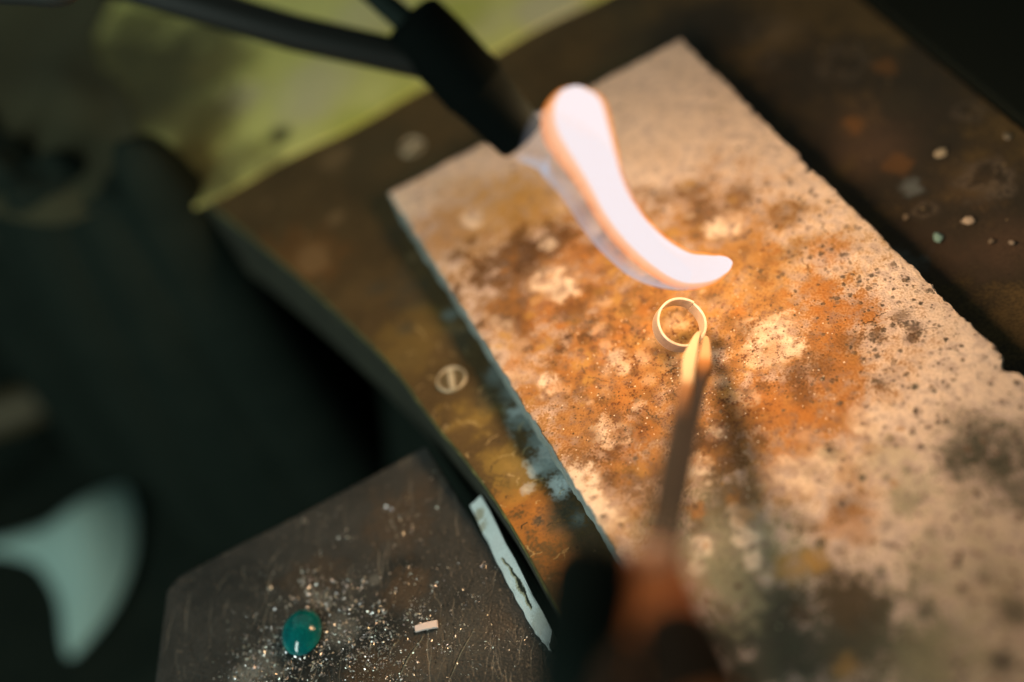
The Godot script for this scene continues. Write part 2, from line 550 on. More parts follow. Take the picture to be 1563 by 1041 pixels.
func build_mats():
	# the yellow-green sheet on the bench behind the metal top
	var s := Sheet.new(-0.5, -0.7, 0.75, 0.47, 0.0012, 41, 0.012, 0.03, 0.2)
	s.base(Color(0.52, 0.52, 0.115), Color(0.72, 0.70, 0.26))
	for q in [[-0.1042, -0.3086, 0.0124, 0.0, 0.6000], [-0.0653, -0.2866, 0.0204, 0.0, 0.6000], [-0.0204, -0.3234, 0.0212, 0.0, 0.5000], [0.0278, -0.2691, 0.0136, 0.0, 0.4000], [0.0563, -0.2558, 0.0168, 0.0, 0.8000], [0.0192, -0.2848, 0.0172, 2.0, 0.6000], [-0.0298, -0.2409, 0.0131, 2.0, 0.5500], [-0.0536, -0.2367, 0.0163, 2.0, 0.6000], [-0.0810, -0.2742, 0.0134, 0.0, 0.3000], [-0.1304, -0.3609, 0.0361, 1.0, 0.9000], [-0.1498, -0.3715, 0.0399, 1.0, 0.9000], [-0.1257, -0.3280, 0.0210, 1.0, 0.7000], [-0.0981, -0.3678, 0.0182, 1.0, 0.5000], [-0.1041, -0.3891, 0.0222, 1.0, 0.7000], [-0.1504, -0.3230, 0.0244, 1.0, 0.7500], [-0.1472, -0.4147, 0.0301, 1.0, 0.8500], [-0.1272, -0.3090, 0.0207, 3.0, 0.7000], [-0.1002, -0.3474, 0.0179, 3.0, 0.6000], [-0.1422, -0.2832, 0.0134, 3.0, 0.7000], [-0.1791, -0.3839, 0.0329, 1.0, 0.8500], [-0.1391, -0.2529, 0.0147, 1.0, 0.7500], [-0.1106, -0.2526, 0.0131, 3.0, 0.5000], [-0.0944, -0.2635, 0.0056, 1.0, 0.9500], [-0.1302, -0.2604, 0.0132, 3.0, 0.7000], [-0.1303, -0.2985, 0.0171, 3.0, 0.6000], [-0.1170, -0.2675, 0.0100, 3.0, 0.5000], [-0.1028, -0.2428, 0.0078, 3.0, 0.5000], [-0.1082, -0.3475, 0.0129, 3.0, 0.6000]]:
		var c: Color = [Color(0.6, 0.54, 0.36), Color(0.055, 0.05, 0.016), Color(0.42, 0.44, 0.05), Color(0.14, 0.12, 0.035)][int(q[3])]  # dark olives paint the light fading leftwards; only the small spot is a stain
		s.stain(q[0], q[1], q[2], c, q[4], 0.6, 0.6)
	s.grain(0.1)
	var poly := PackedVector2Array()
	for k in 41:
		poly.append(Vector2(-0.148 + k * 0.008 + 0.0, -0.2436 + 0.0012 * sin(k * 0.7)))
	poly.append_array([Vector2(0.172, -0.66), Vector2(-0.48, -0.66), Vector2(-0.48, -0.41), Vector2(-0.31, -0.4), Vector2(-0.24, -0.375), Vector2(-0.195, -0.35), Vector2(-0.165, -0.31)])
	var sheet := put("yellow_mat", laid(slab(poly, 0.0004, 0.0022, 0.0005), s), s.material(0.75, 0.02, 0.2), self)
	tag(sheet, "worn yellow-green mat lying on the bench behind the brown metal top", "mat")
	# an olive cloth added to darken its left half, standing in for light falloff
	var rows := []
	for j in 46:
		var row := []
		for i in 70:
			var u := i / 69.0
			var v := j / 45.0
			var zz := lerpf(-0.62, -0.275, v)
			var right := -0.124 + 0.018 * sin(v * 7.0) - 0.03 * v + 0.006 * sin(v * 19.0)
			var xx := lerpf(-0.47, right, u)
			var left_cut := 0.0
			if xx < -0.2:
				left_cut = 0.10 * smoothstep(-0.2, -0.3, xx)
			zz = lerpf(-0.62, -0.275 - left_cut, v)
			var e := minf(minf(1.0 - u, u) * 12.0, minf(v, 1.0 - v) * 10.0)
			var y := 0.0036 + 0.006 * smoothstep(0.0, 1.0, e) * (0.6 + 0.4 * sin(xx * 60.0 + zz * 35.0)) + 0.003 * sin(xx * 23.0 - zz * 47.0) * smoothstep(0.0, 1.0, e)
			row.append(Vector3(xx, maxf(y, 0.0034), zz))
		rows.append(row)
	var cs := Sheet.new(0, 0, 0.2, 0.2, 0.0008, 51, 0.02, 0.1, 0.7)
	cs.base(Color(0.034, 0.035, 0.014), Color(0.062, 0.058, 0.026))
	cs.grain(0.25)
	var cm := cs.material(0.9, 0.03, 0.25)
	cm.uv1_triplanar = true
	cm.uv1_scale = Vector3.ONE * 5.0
	var cloth := put("falloff_cloth", loft(rows, false, false, 70.0), cm, self)
	tag(cloth, "added dark olive cloth standing in for dim light on the left half of the yellow mat", "cloth")

func build_skin():
	# the leather catch skin that hangs in the cutout under the bench
	var n := noise(61, 9.0, 4)
	var rows := []
	for j in 60:
		var row := []
		for i in 60:
			var u := i / 59.0
			var v := j / 59.0
			var x := lerpf(-0.72, -0.085, u)
			var z := lerpf(-0.68, 0.44, v)
			var sag := sin(PI * clampf(u, 0, 1)) * sin(PI * clampf(v, 0, 1))
			var y := -0.06 - 0.36 * pow(sag, 0.45) + 0.022 * n.get_noise_2d(x, z) * minf(1.0, sag * 3.0)
			y = lerpf(y, -0.277 + 0.004 * n.get_noise_2d(x, z), smoothstep(0.20, 0.11, Vector2(x + 0.345, z + 0.32).length()))
			row.append(Vector3(x, y, z))
		rows.append(row)
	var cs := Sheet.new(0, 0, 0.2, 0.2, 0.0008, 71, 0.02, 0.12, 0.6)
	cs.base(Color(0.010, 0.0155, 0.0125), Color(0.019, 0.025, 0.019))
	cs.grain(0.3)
	var cm := cs.material(0.85, 0.04, 0.3)
	cm.metallic_specular = 0.15
	cm.uv1_triplanar = true
	cm.uv1_scale = Vector3.ONE * 5.0
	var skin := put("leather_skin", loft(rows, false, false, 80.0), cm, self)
	tag(skin, "nearly black leather catch skin sagging under the bench cutout", "leather skin")
	# a dark heap of leather on the edge of the cutout
	var hn := noise(62, 28.0, 3)
	rows = []
	for j in 50:
		var row := []
		for i in 64:
			var u := i / 63.0
			var v := j / 49.0
			var x := lerpf(-0.34, -0.128, u)
			var z := lerpf(-0.43, -0.20, v)
			var y := -0.34
			for b in [[-0.158, -0.262, 0.020, 0.040], [-0.182, -0.287, 0.030, 0.006], [-0.212, -0.318, 0.032, 0.016], [-0.230, -0.347, 0.025, 0.022], [-0.240, -0.388, 0.026, 0.014], [-0.270, -0.402, 0.026, 0.012]]:
				var d := Vector2(x - b[0], z - b[1]).length() / float(b[2])
				y = maxf(y, float(b[3]) - 0.035 * pow(d, 3.4))
			y += 0.008 * hn.get_noise_2d(x, z)
			row.append(Vector3(x, maxf(y, -0.45), z))
		rows.append(row)
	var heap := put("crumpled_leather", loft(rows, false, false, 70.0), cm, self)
	tag(heap, "dark crumpled leather bundled over the bench edge at the upper left", "leather")
	# a curled pale scrap of paper far down in the skin
	var outer := [Vector3(-0.40088, -0.27000, -0.38099), Vector3(-0.36878, -0.27000, -0.36841), Vector3(-0.33229, -0.27000, -0.35964), Vector3(-0.30489, -0.27000, -0.36289), Vector3(-0.29479, -0.27000, -0.35968), Vector3(-0.29359, -0.27000, -0.33533), Vector3(-0.30446, -0.27000, -0.30026), Vector3(-0.32589, -0.27000, -0.27260), Vector3(-0.35373, -0.27000, -0.25570), Vector3(-0.36183, -0.27000, -0.25610)]
	var inner := [Vector3(-0.40203, -0.27000, -0.37429), Vector3(-0.38717, -0.27000, -0.36173), Vector3(-0.37315, -0.27000, -0.34613), Vector3(-0.36509, -0.27000, -0.33347), Vector3(-0.36094, -0.27000, -0.32118), Vector3(-0.35772, -0.27000, -0.30505), Vector3(-0.35774, -0.27000, -0.28968), Vector3(-0.36019, -0.27000, -0.27623), Vector3(-0.36218, -0.27000, -0.26494), Vector3(-0.36212, -0.27000, -0.25683)].duplicate()
	var o4 := []
	var i4 := []
	for k in outer.size():
		o4.append(Vector4(outer[k].x, outer[k].y, outer[k].z, 0))
		i4.append(Vector4(inner[k].x, inner[k].y, inner[k].z, 0))
	o4 = smooth_line(o4, 5)
	i4 = smooth_line(i4, 5)
	rows = []
	for k in o4.size():
		var row := []
		var a3 := Vector3(o4[k].x, o4[k].y, o4[k].z)
		var b3 := Vector3(i4[k].x, i4[k].y, i4[k].z)
		for m in 18:
			var u := (m if m < 9 else 17 - m) / 8.0
			var lift := 0.30 * a3.distance_to(b3) * sin(u * PI * 0.85 + 0.2)
			row.append(a3.lerp(b3, u) + Vector3(0, lift - (0.0 if m < 9 else 0.0014), 0))
		rows.append(row)
	var paper := put("paper_scrap", loft(rows, true, true, 60.0), mat(lin(0.36, 0.53, 0.48), 0.85), self)
	tag(paper, "pale green curved scrap of paper low in the leather skin at the lower left", "paper")
	# a small wooden handle lying in the skin
	var h := thing("file_handle", "dull brown wooden file handle lying in the dark leather skin", "file handle")
	var a := Vector3(-0.39694, -0.27000, -0.49666)
	var b := Vector3(-0.30614, -0.27000, -0.47651)
	var pts := []
	var rad := []
	for k in 25:
		var u := k / 24.0
		pts.append(a.lerp(b, u))
		rad.append(0.0150 * (0.72 + 0.28 * sin(u * PI * 1.2)) * (1.0 if u < 0.93 else sqrt(maxf(0.02, 1.0 - pow((u - 0.93) / 0.07, 2.0)))))
	put("grip", tube(pts, rad, 20), mat(lin(0.10, 0.075, 0.035), 0.6), h)

func build_pin():
	var pin := thing("bench_pin", "dark worn bench pin dusted with silver filings", "bench pin")
	var s := Sheet.new(-0.27, -0.07, 0.19, 0.24, 0.0003, 81, 0.03, 0.14, 0.7)
	s.base(Color(0.020, 0.021, 0.019), Color(0.052, 0.050, 0.045))
	for q in [[-0.1608, 0.0204, 0.0085, 0.0, 0.8500], [-0.1487, 0.0184, 0.0055, 0.0, 0.6000], [-0.1888, 0.0121, 0.0090, 0.0, 0.8500], [-0.1769, 0.0182, 0.0075, 0.0, 0.8000], [-0.1971, 0.0116, 0.0060, 0.0, 0.7000], [-0.1390, -0.0060, 0.0057, 0.0, 0.7000], [-0.1321, -0.0050, 0.0041, 0.0, 0.6000], [-0.1478, 0.0089, 0.0051, 0.0, 0.5000], [-0.1221, 0.0226, 0.0050, 0.0, 0.4000], [-0.1593, 0.0014, 0.0046, 0.0, 0.5000], [-0.1951, -0.0119, 0.0052, 0.0, 0.4000], [-0.2067, -0.0406, 0.0133, 0.0, 0.3500], [-0.1310, -0.0261, 0.0132, 1.0, 0.4000], [-0.1682, -0.0221, 0.0105, 1.0, 0.3500], [-0.1378, 0.0053, 0.0076, 1.0, 0.5000], [-0.1440, 0.0345, 0.0098, 1.0, 0.4500], [-0.1643, 0.0294, 0.0074, 1.0, 0.5000], [-0.1107, -0.0389, 0.0081, 1.0, 0.2500], [-0.1135, 0.0414, 0.0073, 1.0, 0.3000], [-0.1549, 0.0339, 0.0039, 1.0, 0.5000], [-0.2005, 0.0046, 0.0066, 3.0, 0.5000], [-0.2076, 0.0049, 0.0055, 3.0, 0.6000], [-0.1694, -0.0105, 0.0041, 3.0, 0.4000], [-0.1670, 0.0065, 0.0056, 3.0, 0.3500], [-0.1732, -0.0165, 0.0026, 2.0, 0.5000], [-0.1476, -0.0065, 0.0023, 3.0, 0.4000], [-0.1287, 0.0380, 0.0123, 2.0, 0.3000], [-0.1471, 0.0420, 0.0097, 2.0, 0.2500], [-0.1140, -0.0532, 0.0038, 2.0, 0.3000]]:
		var c: Color = [Color(0.008, 0.011, 0.011), Color(0.095, 0.06, 0.032), Color(0.12, 0.11, 0.09), Color(0.22, 0.22, 0.2)][int(q[3])]
		s.stain(q[0], q[1], q[2], c, q[4], 0.5, 1.2)
	for k in 420:        # long fine scratches, most of them along the pin
		var p := Vector2(rng.randf_range(-0.25, -0.1), rng.randf_range(-0.06, 0.12))
		var d := Vector2.from_angle(rng.randfn(-1.15, 0.22)) * rng.randf_range(0.003, 0.02)
		s.line(p.x, p.y, p.x + d.x, p.y + d.y, rng.randf_range(0.45, 0.9), Color(0.012, 0.012, 0.01) if k % 2 else Color(0.2, 0.18, 0.145), rng.randf_range(0.15, 0.6), 0.25)
	for q in [[-0.14062, 0.02764, -0.15698, 0.03913, 1.6], [-0.15698, 0.03913, -0.16830, 0.04703, 1.6], [-0.12218, 0.03575, -0.13956, 0.05023, 1.0]]:
		s.line(q[0], q[1], q[2], q[3], q[4], Color(0.018, 0.02, 0.018), 0.9, 0.6)
		s.line(q[0] + 0.0008, q[1], q[2] + 0.0008, q[3], q[4] * 0.6, Color(0.3, 0.28, 0.2), 0.7, 0.0)
	for k in 3000:
		s.dot(rng.randf() * s.w, rng.randf() * s.h, rng.randf_range(0.6, 2.0), Color(0.01, 0.01, 0.009) if k % 2 else Color(0.16, 0.135, 0.105), rng.randf_range(0.3, 0.9), 0.2)
	s.grain(0.5)
	var m := s.material(0.45, 0.05, 0.35)
	var poly := PackedVector2Array([Vector2(-0.10423, -0.05437), Vector2(-0.13216, -0.05444), Vector2(-0.16588, -0.05481), Vector2(-0.19890, -0.05642), Vector2(-0.21946, -0.05648), Vector2(-0.22591, -0.05271), Vector2(-0.23268, -0.03647), Vector2(-0.24166, -0.01481), Vector2(-0.247, 0.02), Vector2(-0.25, 0.24), Vector2(-0.093, 0.24), Vector2(-0.09898, 0.06042), Vector2(-0.10148, 0.00870)])
	put("pin_block", laid(slab(poly, -0.042, -0.02, 0.0012), s, 1.0, -0.02), m, pin)
	# the pale chipped strip wedged between pin and bench
	var st := thing("metal_strip", "pale chipped grey-white strip wedged between the bench pin and the curved bench edge", "strip")
	var a: Array = [Vector3(-0.10039, -0.01700, -0.01537), Vector3(-0.09426, -0.01700, -0.01373), Vector3(-0.09626, -0.01700, 0.05712), Vector3(-0.10048, -0.01700, 0.06128), Vector3(-0.10222, -0.01700, 0.05005), Vector3(-0.10223, -0.01700, 0.02494)]
	var p2 := PackedVector2Array()
	for k in a.size():
		var q: Vector3 = a[k]
		var r: Vector3 = a[(k + 1) % a.size()]
		for i in 8:
			var w := q.lerp(r, i / 8.0)
			p2.append(Vector2(w.x, w.z) + Vector2(0.00025 * sin(k * 5.0 + i * 2.1), 0.0002 * cos(k * 3.0 + i * 1.7)))
	var ss := Sheet.new(-0.12, -0.03, 0.05, 0.12, 0.0002, 91, 0.08, 0.3, 1.1)
	ss.base(Color(0.66, 0.72, 0.70), Color(0.82, 0.86, 0.85))
	for q in [[-0.0992, -0.0074, 0.0026, 0.0, 0.7000], [-0.1004, -0.0027, 0.0021, 0.0, 0.6000], [-0.0985, 0.0499, 0.0039, 0.0, 0.3000], [-0.0996, 0.0192, 0.0030, 2.0, 0.6000], [-0.0987, 0.0530, 0.0034, 2.0, 0.4000], [-0.0981, 0.0096, 0.0031, 2.0, 0.5000]]:
		var c: Color = [Color(0.35, 0.27, 0.13), Color(0.02, 0.025, 0.02), Color(0.75, 0.76, 0.74)][int(q[3])]
		ss.stain(q[0], q[1], q[2], c, q[4], 0.4, 1.0)
	for q in [[-0.09855, 0.02192, -0.09825, 0.02862, 1.5], [-0.09825, 0.02862, -0.09844, 0.03622, 3.2], [-0.09844, 0.03622, -0.09893, 0.04315, 1.6], [-0.09944, 0.01576, -0.09855, 0.02192, 0.8]]:
		ss.line(q[0] - 0.0004, q[1], q[2] - 0.0004, q[3], q[4] * 2.2, Color(0.42, 0.36, 0.2), 0.7, 0.2)
		ss.line(q[0], q[1], q[2], q[3], q[4] * 1.5, Color(0.018, 0.02, 0.012), 0.95, 0.6)
	ss.grain(0.14)
	# its worn top leans towards the pin, so that it faces the window
	var bar := laid(slab(p2, -0.04, -0.017, 0.0008), ss)
	var arr := bar.surface_get_arrays(0)
	var P: PackedVector3Array = arr[Mesh.ARRAY_VERTEX]
	var N: PackedVector3Array = arr[Mesh.ARRAY_NORMAL]
	for k in P.size():
		P[k].y += 0.75 * (P[k].x - lerpf(-0.0975, -0.1012, (P[k].z + 0.013) / 0.073))
		N[k] = Vector3(N[k].x - 0.75 * N[k].y, N[k].y, N[k].z).normalized()
	arr[Mesh.ARRAY_VERTEX] = P
	arr[Mesh.ARRAY_NORMAL] = N
	var tilted := ArrayMesh.new()
	tilted.add_surface_from_arrays(Mesh.PRIMITIVE_TRIANGLES, arr)
	put("bar", tilted, ss.material(0.5, 0.03, 0.3), st)

# ================================================================================================
# the soldering board
# ================================================================================================
const BX0 := -0.0642
const BX1 := 0.0887
const BZ0 := -0.1624
const BZ1 := 0.195
const BT := 0.02

func build_board():
	var s := Sheet.new(BX0 - 0.006, BZ0 - 0.006, 0.165, 0.37, 0.00022, 101, 0.05, 0.16, 0.75)
	s.base(Color(0.55, 0.425, 0.34), Color(0.73, 0.58, 0.48))
	var tone := [Color(0.285, 0.14, 0.044), Color(0.075, 0.038, 0.016), Color(0.31, 0.125, 0.029), Color(0.70, 0.57, 0.46), Color(0.045, 0.047, 0.034), Color(0.24, 0.225, 0.15), Color(0.36, 0.21, 0.06)]  # broad grey-olive washes at the near end paint the flame light falling off
	for q in [[-0.0362, -0.1150, 0.0269, 6.0, 0.7500], [-0.0235, -0.0619, 0.0347, 0.0, 0.8500], [-0.0143, -0.0000, 0.0422, 0.0, 0.8500], [0.0372, -0.0135, 0.0331, 6.0, 0.8000], [0.0340, 0.0288, 0.0290, 0.0, 0.8000], [-0.0463, 0.0068, 0.0269, 0.0, 0.8000], [0.0413, -0.0508, 0.0266, 0.0, 0.7500], [0.0072, 0.0495, 0.0281, 0.0, 0.7500], [-0.0584, -0.1233, 0.0171, 0.0, 0.5000], [-0.0452, 0.0364, 0.0259, 0.0, 0.6000], [-0.0330, 0.0810, 0.0267, 5.0, 0.7000], [-0.0125, -0.1104, 0.0198, 6.0, 0.8000], [0.0180, 0.0746, 0.0159, 0.0, 0.4000], [-0.0197, 0.1051, 0.0129, 5.0, 0.6000], [0.0053, -0.0302, 0.0258, 6.0, 0.5000], [-0.0337, -0.0792, 0.0218, 1.0, 0.5500], [-0.0259, -0.0332, 0.0232, 1.0, 0.4500], [-0.0519, -0.0665, 0.0187, 1.0, 0.4000], [0.0110, -0.0808, 0.0165, 1.0, 0.3500], [-0.0222, 0.0245, 0.0192, 1.0, 0.3500], [-0.0452, 0.0364, 0.0165, 1.0, 0.3500], [-0.0490, -0.0104, 0.0150, 1.0, 0.3000], [-0.0291, 0.0742, 0.0202, 5.0, 0.5000], [0.0269, 0.0311, 0.0168, 1.0, 0.3000], [-0.0164, -0.0176, 0.0583, 0.0, 0.5500], [0.0154, 0.1509, 0.0304, 5.0, 0.4000], [-0.0127, 0.1433, 0.0245, 5.0, 0.4500], [0.0383, 0.1267, 0.0190, 5.0, 0.2000], [0.0532, 0.0034, 0.0095, 2.0, 0.6000], [0.0519, 0.0209, 0.0122, 2.0, 0.6000], [0.0133, 0.0396, 0.0142, 2.0, 0.6000], [0.0332, 0.0452, 0.0130, 2.0, 0.5500], [-0.0008, 0.0401, 0.0142, 2.0, 0.5500], [-0.0090, 0.0671, 0.0137, 2.0, 0.5500], [-0.0298, 0.0077, 0.0103, 2.0, 0.6000], [-0.0309, -0.0206, 0.0114, 2.0, 0.5000], [-0.0342, -0.0526, 0.0119, 2.0, 0.6000], [0.0615, 0.0224, 0.0088, 2.0, 0.6000], [0.0666, -0.0073, 0.0086, 2.0, 0.6000], [0.0291, 0.0620, 0.0092, 2.0, 0.6000], [0.0053, 0.0979, 0.0098, 2.0, 0.6000], [0.0057, -0.0256, 0.0103, 2.0, 0.3500], [-0.0094, -0.0596, 0.0107, 2.0, 0.4500], [-0.0131, -0.0766, 0.0109, 2.0, 0.5000], [0.0131, 0.0574, 0.0093, 2.0, 0.6000], [-0.0451, 0.0259, 0.0096, 2.0, 0.5000], [-0.0274, -0.0859, 0.0115, 1.0, 0.8000], [-0.0389, -0.0881, 0.0104, 1.0, 0.7000], [-0.0154, -0.0880, 0.0083, 1.0, 0.6500], [0.0420, -0.0574, 0.0075, 1.0, 0.6500], [0.0440, -0.0718, 0.0060, 1.0, 0.5000], [-0.0552, -0.1046, 0.0050, 1.0, 0.7000], [-0.0297, -0.0447, 0.0063, 1.0, 0.7000], [-0.0475, -0.0629, 0.0069, 1.0, 0.6000], [-0.0406, -0.0316, 0.0028, 1.0, 0.9500], [-0.0292, -0.0296, 0.0033, 1.0, 0.9500], [-0.0353, -0.0346, 0.0018, 1.0, 0.9500], [-0.0370, 0.0008, 0.0032, 1.0, 0.9500], [-0.0343, 0.0212, 0.0034, 1.0, 0.8000], [-0.0402, 0.0113, 0.0058, 1.0, 0.5000], [-0.0158, 0.0470, 0.0107, 1.0, 0.6000], [-0.0207, 0.0622, 0.0082, 4.0, 0.4500], [-0.0165, 0.0341, 0.0086, 1.0, 0.7000], [-0.0432, 0.0429, 0.0084, 1.0, 0.6000], [0.0585, 0.0367, 0.0043, 1.0, 0.7500], [0.0711, 0.0347, 0.0043, 1.0, 0.7000], [0.0716, 0.0421, 0.0033, 1.0, 0.8000], [0.0679, 0.0454, 0.0026, 1.0, 0.8500], [0.0506, 0.0337, 0.0048, 1.0, 0.5000], [0.0254, 0.0345, 0.0062, 1.0, 0.6000], [0.0234, 0.0434, 0.0047, 1.0, 0.6000], [-0.0005, 0.0256, 0.0043, 1.0, 0.5500], [-0.0057, 0.0437, 0.0118, 1.0, 0.5000], [-0.0504, -0.0833, 0.0071, 1.0, 0.5000], [-0.0649, -0.0857, 0.0049, 1.0, 0.4000], [-0.0449, -0.0073, 0.0050, 1.0, 0.3500], [0.0572, -0.0567, 0.0081, 1.0, 0.4500], [0.0317, -0.0782, 0.0066, 1.0, 0.4000], [0.0657, -0.0352, 0.0068, 1.0, 0.4000], [-0.0471, 0.0245, 0.0072, 1.0, 0.5000], [-0.0575, 0.0206, 0.0072, 1.0, 0.4500], [-0.0475, -0.0500, 0.0058, 1.0, 0.4500], [0.0326, 0.0354, 0.0062, 1.0, 0.5500], [0.0582, -0.0185, 0.0057, 1.0, 0.3000], [-0.0275, -0.0651, 0.0086, 3.0, 0.9500], [-0.0238, -0.0576, 0.0043, 3.0, 0.9000], [-0.0399, -0.1211, 0.0048, 3.0, 0.8500], [-0.0190, -0.0852, 0.0033, 3.0, 0.7000], [0.0306, 0.0125, 0.0074, 3.0, 0.7000], [0.0216, 0.0193, 0.0063, 3.0, 0.6500], [0.0299, 0.0218, 0.0054, 3.0, 0.6500], [0.0436, -0.0465, 0.0064, 3.0, 0.8000], [-0.0249, -0.0136, 0.0035, 3.0, 0.9000], [-0.0245, -0.0077, 0.0030, 3.0, 0.6000], [-0.0434, 0.0164, 0.0058, 3.0, 0.7000], [-0.0387, 0.0216, 0.0038, 3.0, 0.5000], [-0.0640, 0.0307, 0.0080, 3.0, 0.8500], [-0.0644, 0.0449, 0.0074, 3.0, 0.8500], [-0.0626, -0.1514, 0.0100, 3.0, 0.6000], [0.0294, 0.0794, 0.0081, 3.0, 0.5000], [0.0104, 0.0742, 0.0081, 3.0, 0.6000], [-0.0002, 0.0700, 0.0068, 3.0, 0.5000], [0.0363, 0.0942, 0.0066, 3.0, 0.5000], [-0.0526, -0.0209, 0.0030, 3.0, 0.8000], [-0.0508, -0.0156, 0.0035, 3.0, 0.6000], [0.0061, 0.0095, 0.0034, 3.0, 0.5000], [0.0026, 0.0298, 0.0029, 3.0, 0.6000], [-0.0721, -0.0690, 0.0069, 3.0, 0.5000], [-0.0627, -0.0365, 0.0057, 3.0, 0.4000], [0.0363, 0.0673, 0.0069, 3.0, 0.5000], [-0.0607, -0.0474, 0.0031, 3.0, 0.5000], [-0.0242, 0.0485, 0.0042, 3.0, 0.7000], [0.0024, -0.0197, 0.0056, 6.0, 0.5000], [0.0600, 0.0940, 0.0116, 4.0, 0.6200], [0.0507, 0.0960, 0.0075, 4.0, 0.6200], [0.0665, 0.1028, 0.0110, 4.0, 0.6600], [0.0565, 0.1092, 0.0109, 4.0, 0.6600], [0.0589, 0.1181, 0.0086, 4.0, 0.6000], [-0.0247, 0.1190, 0.0169, 4.0, 0.9000], [-0.0104, 0.1326, 0.0145, 4.0, 0.7000], [-0.0399, 0.1257, 0.0167, 4.0, 0.9000], [-0.0280, 0.1374, 0.0164, 4.0, 0.8500], [-0.0457, 0.1110, 0.0128, 4.0, 0.6000], [-0.0054, 0.1533, 0.0121, 5.0, 0.6000], [-0.0332, 0.0900, 0.0154, 5.0, 0.7000], [-0.0330, 0.1064, 0.0073, 4.0, 0.6000], [-0.0215, 0.0649, 0.0073, 4.0, 0.3500], [-0.0331, 0.0699, 0.0090, 4.0, 0.4000], [-0.0031, 0.1291, 0.0054, 4.0, 0.6000], [0.0083, 0.1380, 0.0041, 4.0, 0.8000], [0.0037, 0.1202, 0.0028, 4.0, 0.7500], [0.0168, 0.1644, 0.0036, 4.0, 0.9000], [0.0304, 0.1540, 0.0049, 4.0, 0.7000], [0.0463, 0.1020, 0.0039, 4.0, 0.6000], [-0.0038, 0.1221, 0.0034, 4.0, 0.7000], [0.0220, 0.1387, 0.0025, 4.0, 0.4000], [0.0089, 0.1466, 0.0041, 4.0, 0.4000], [0.0203, 0.0855, 0.0013, 4.0, 0.9000], [0.0267, 0.0903, 0.0016, 4.0, 0.6000], [-0.0063, 0.0992, 0.0020, 4.0, 0.7000], [0.0344, 0.0916, 0.0020, 4.0, 0.6000], [0.0166, 0.1057, 0.0022, 4.0, 0.4000], [-0.0094, 0.0847, 0.0053, 4.0, 0.5000], [-0.0054, 0.0906, 0.0044, 1.0, 0.6000], [0.0096, 0.0915, 0.0053, 1.0, 0.5000], [0.0253, 0.1024, 0.0044, 5.0, 0.6000], [0.0297, 0.1382, 0.0025, 4.0, 0.4000], [0.0263, 0.1155, 0.0021, 4.0, 0.4000], [0.0370, 0.0781, 0.0020, 1.0, 0.6000], [0.0563, 0.0643, 0.0014, 4.0, 0.9000], [-0.0389, 0.0952, 0.0087, 4.0, 0.5000], [0.0323, 0.0848, 0.0090, 5.0, 0.4000], [0.0315, 0.0973, 0.0066, 5.0, 0.4000], [-0.0028, 0.1497, 0.0142, 5.0, 0.4000], [0.0177, 0.0710, 0.0036, 5.0, 0.5000], [-0.0257, 0.1282, 0.0229, 4.0, 0.8000], [-0.0410, 0.1154, 0.0169, 4.0, 0.7500], [-0.0132, 0.1403, 0.0143, 4.0, 0.6000], [-0.0419, 0.0961, 0.0130, 5.0, 0.6000], [-0.0101, 0.1174, 0.0127, 1.0, 0.4000], [0.0024, 0.1557, 0.0121, 5.0, 0.5000], [-0.0382, 0.0774, 0.0038, 3.0, 0.7500], [-0.0246, 0.0842, 0.0044, 3.0, 0.7500], [-0.0273, 0.0928, 0.0031, 3.0, 0.7000], [-0.0244, 0.0774, 0.0027, 3.0, 0.5000], [-0.0190, 0.1020, 0.0052, 6.0, 0.7000], [-0.0106, 0.1047, 0.0039, 6.0, 0.7000], [-0.0278, 0.1012, 0.0026, 3.0, 0.5000], [-0.0452, 0.0843, 0.0031, 3.0, 0.5000], [-0.0236, 0.1416, 0.0041, 6.0, 0.4000]]:
		var k := int(q[3])
		s.stain(q[0], q[1], q[2], tone[k], q[4], 0.75 if k == 0 or k == 6 else (0.7 if k == 4 else 0.5), 1.3)
	# a mottle of small burns over the worked part
	for k in 700:
		var p := Vector2(rng.randfn(-0.012, 0.034), rng.randfn(-0.012, 0.05))
		if p.x < BX0 or p.x > 0.055:
			continue
		var c: Color = [tone[1], tone[0], tone[0], tone[6], tone[3], tone[1], tone[0], tone[1], tone[2], tone[1], tone[0]][k % 11]
		s.stain(p.x, p.y, rng.randf_range(0.0006, 0.0036), c, rng.randf_range(0.2, 0.65) * (0.6 if c == tone[3] else 1.0), 0.7, 1.9)
	# soft grey-brown unevenness of the whole face
	for q in s.w * s.h:
		var v := smoothstep(0.42, 0.74, (s.n1[q] * 0.3 + s.n2[q] * 0.7) / 255.0)
		var w := smoothstep(0.55, 0.8, (s.n3[q] * 0.7 + s.n2[q] * 0.3) / 255.0)
		s.r[q] *= 1.0 - 0.24 * v - 0.20 * w
		s.g[q] *= 1.0 - 0.24 * v - 0.22 * w
		s.b[q] *= 1.0 - 0.20 * v - 0.22 * w
	# fine scorching: the worked part is speckled brown at every scale
	for j in s.h:
		var z := s.z0 + j * s.mpp
		for i in s.w:
			var x := s.x0 + i * s.mpp
			var k := exp(-pow((x + 0.005) / 0.062, 2.0) - pow((z - 0.0) / 0.085, 2.0)) 
			if k < 0.06:
				continue
			var q := j * s.w + i
			var v := (s.n3[q] * 0.55 + s.n2[q] * 0.45) / 255.0
			var burn := k * (0.85 * smoothstep(0.52, 0.74, v) - 0.10 * smoothstep(0.42, 0.28, v))
			s.r[q] *= 1.0 - burn * 0.80
			s.g[q] *= 1.0 - burn * 0.98
			s.b[q] *= 1.0 - burn * 1.1
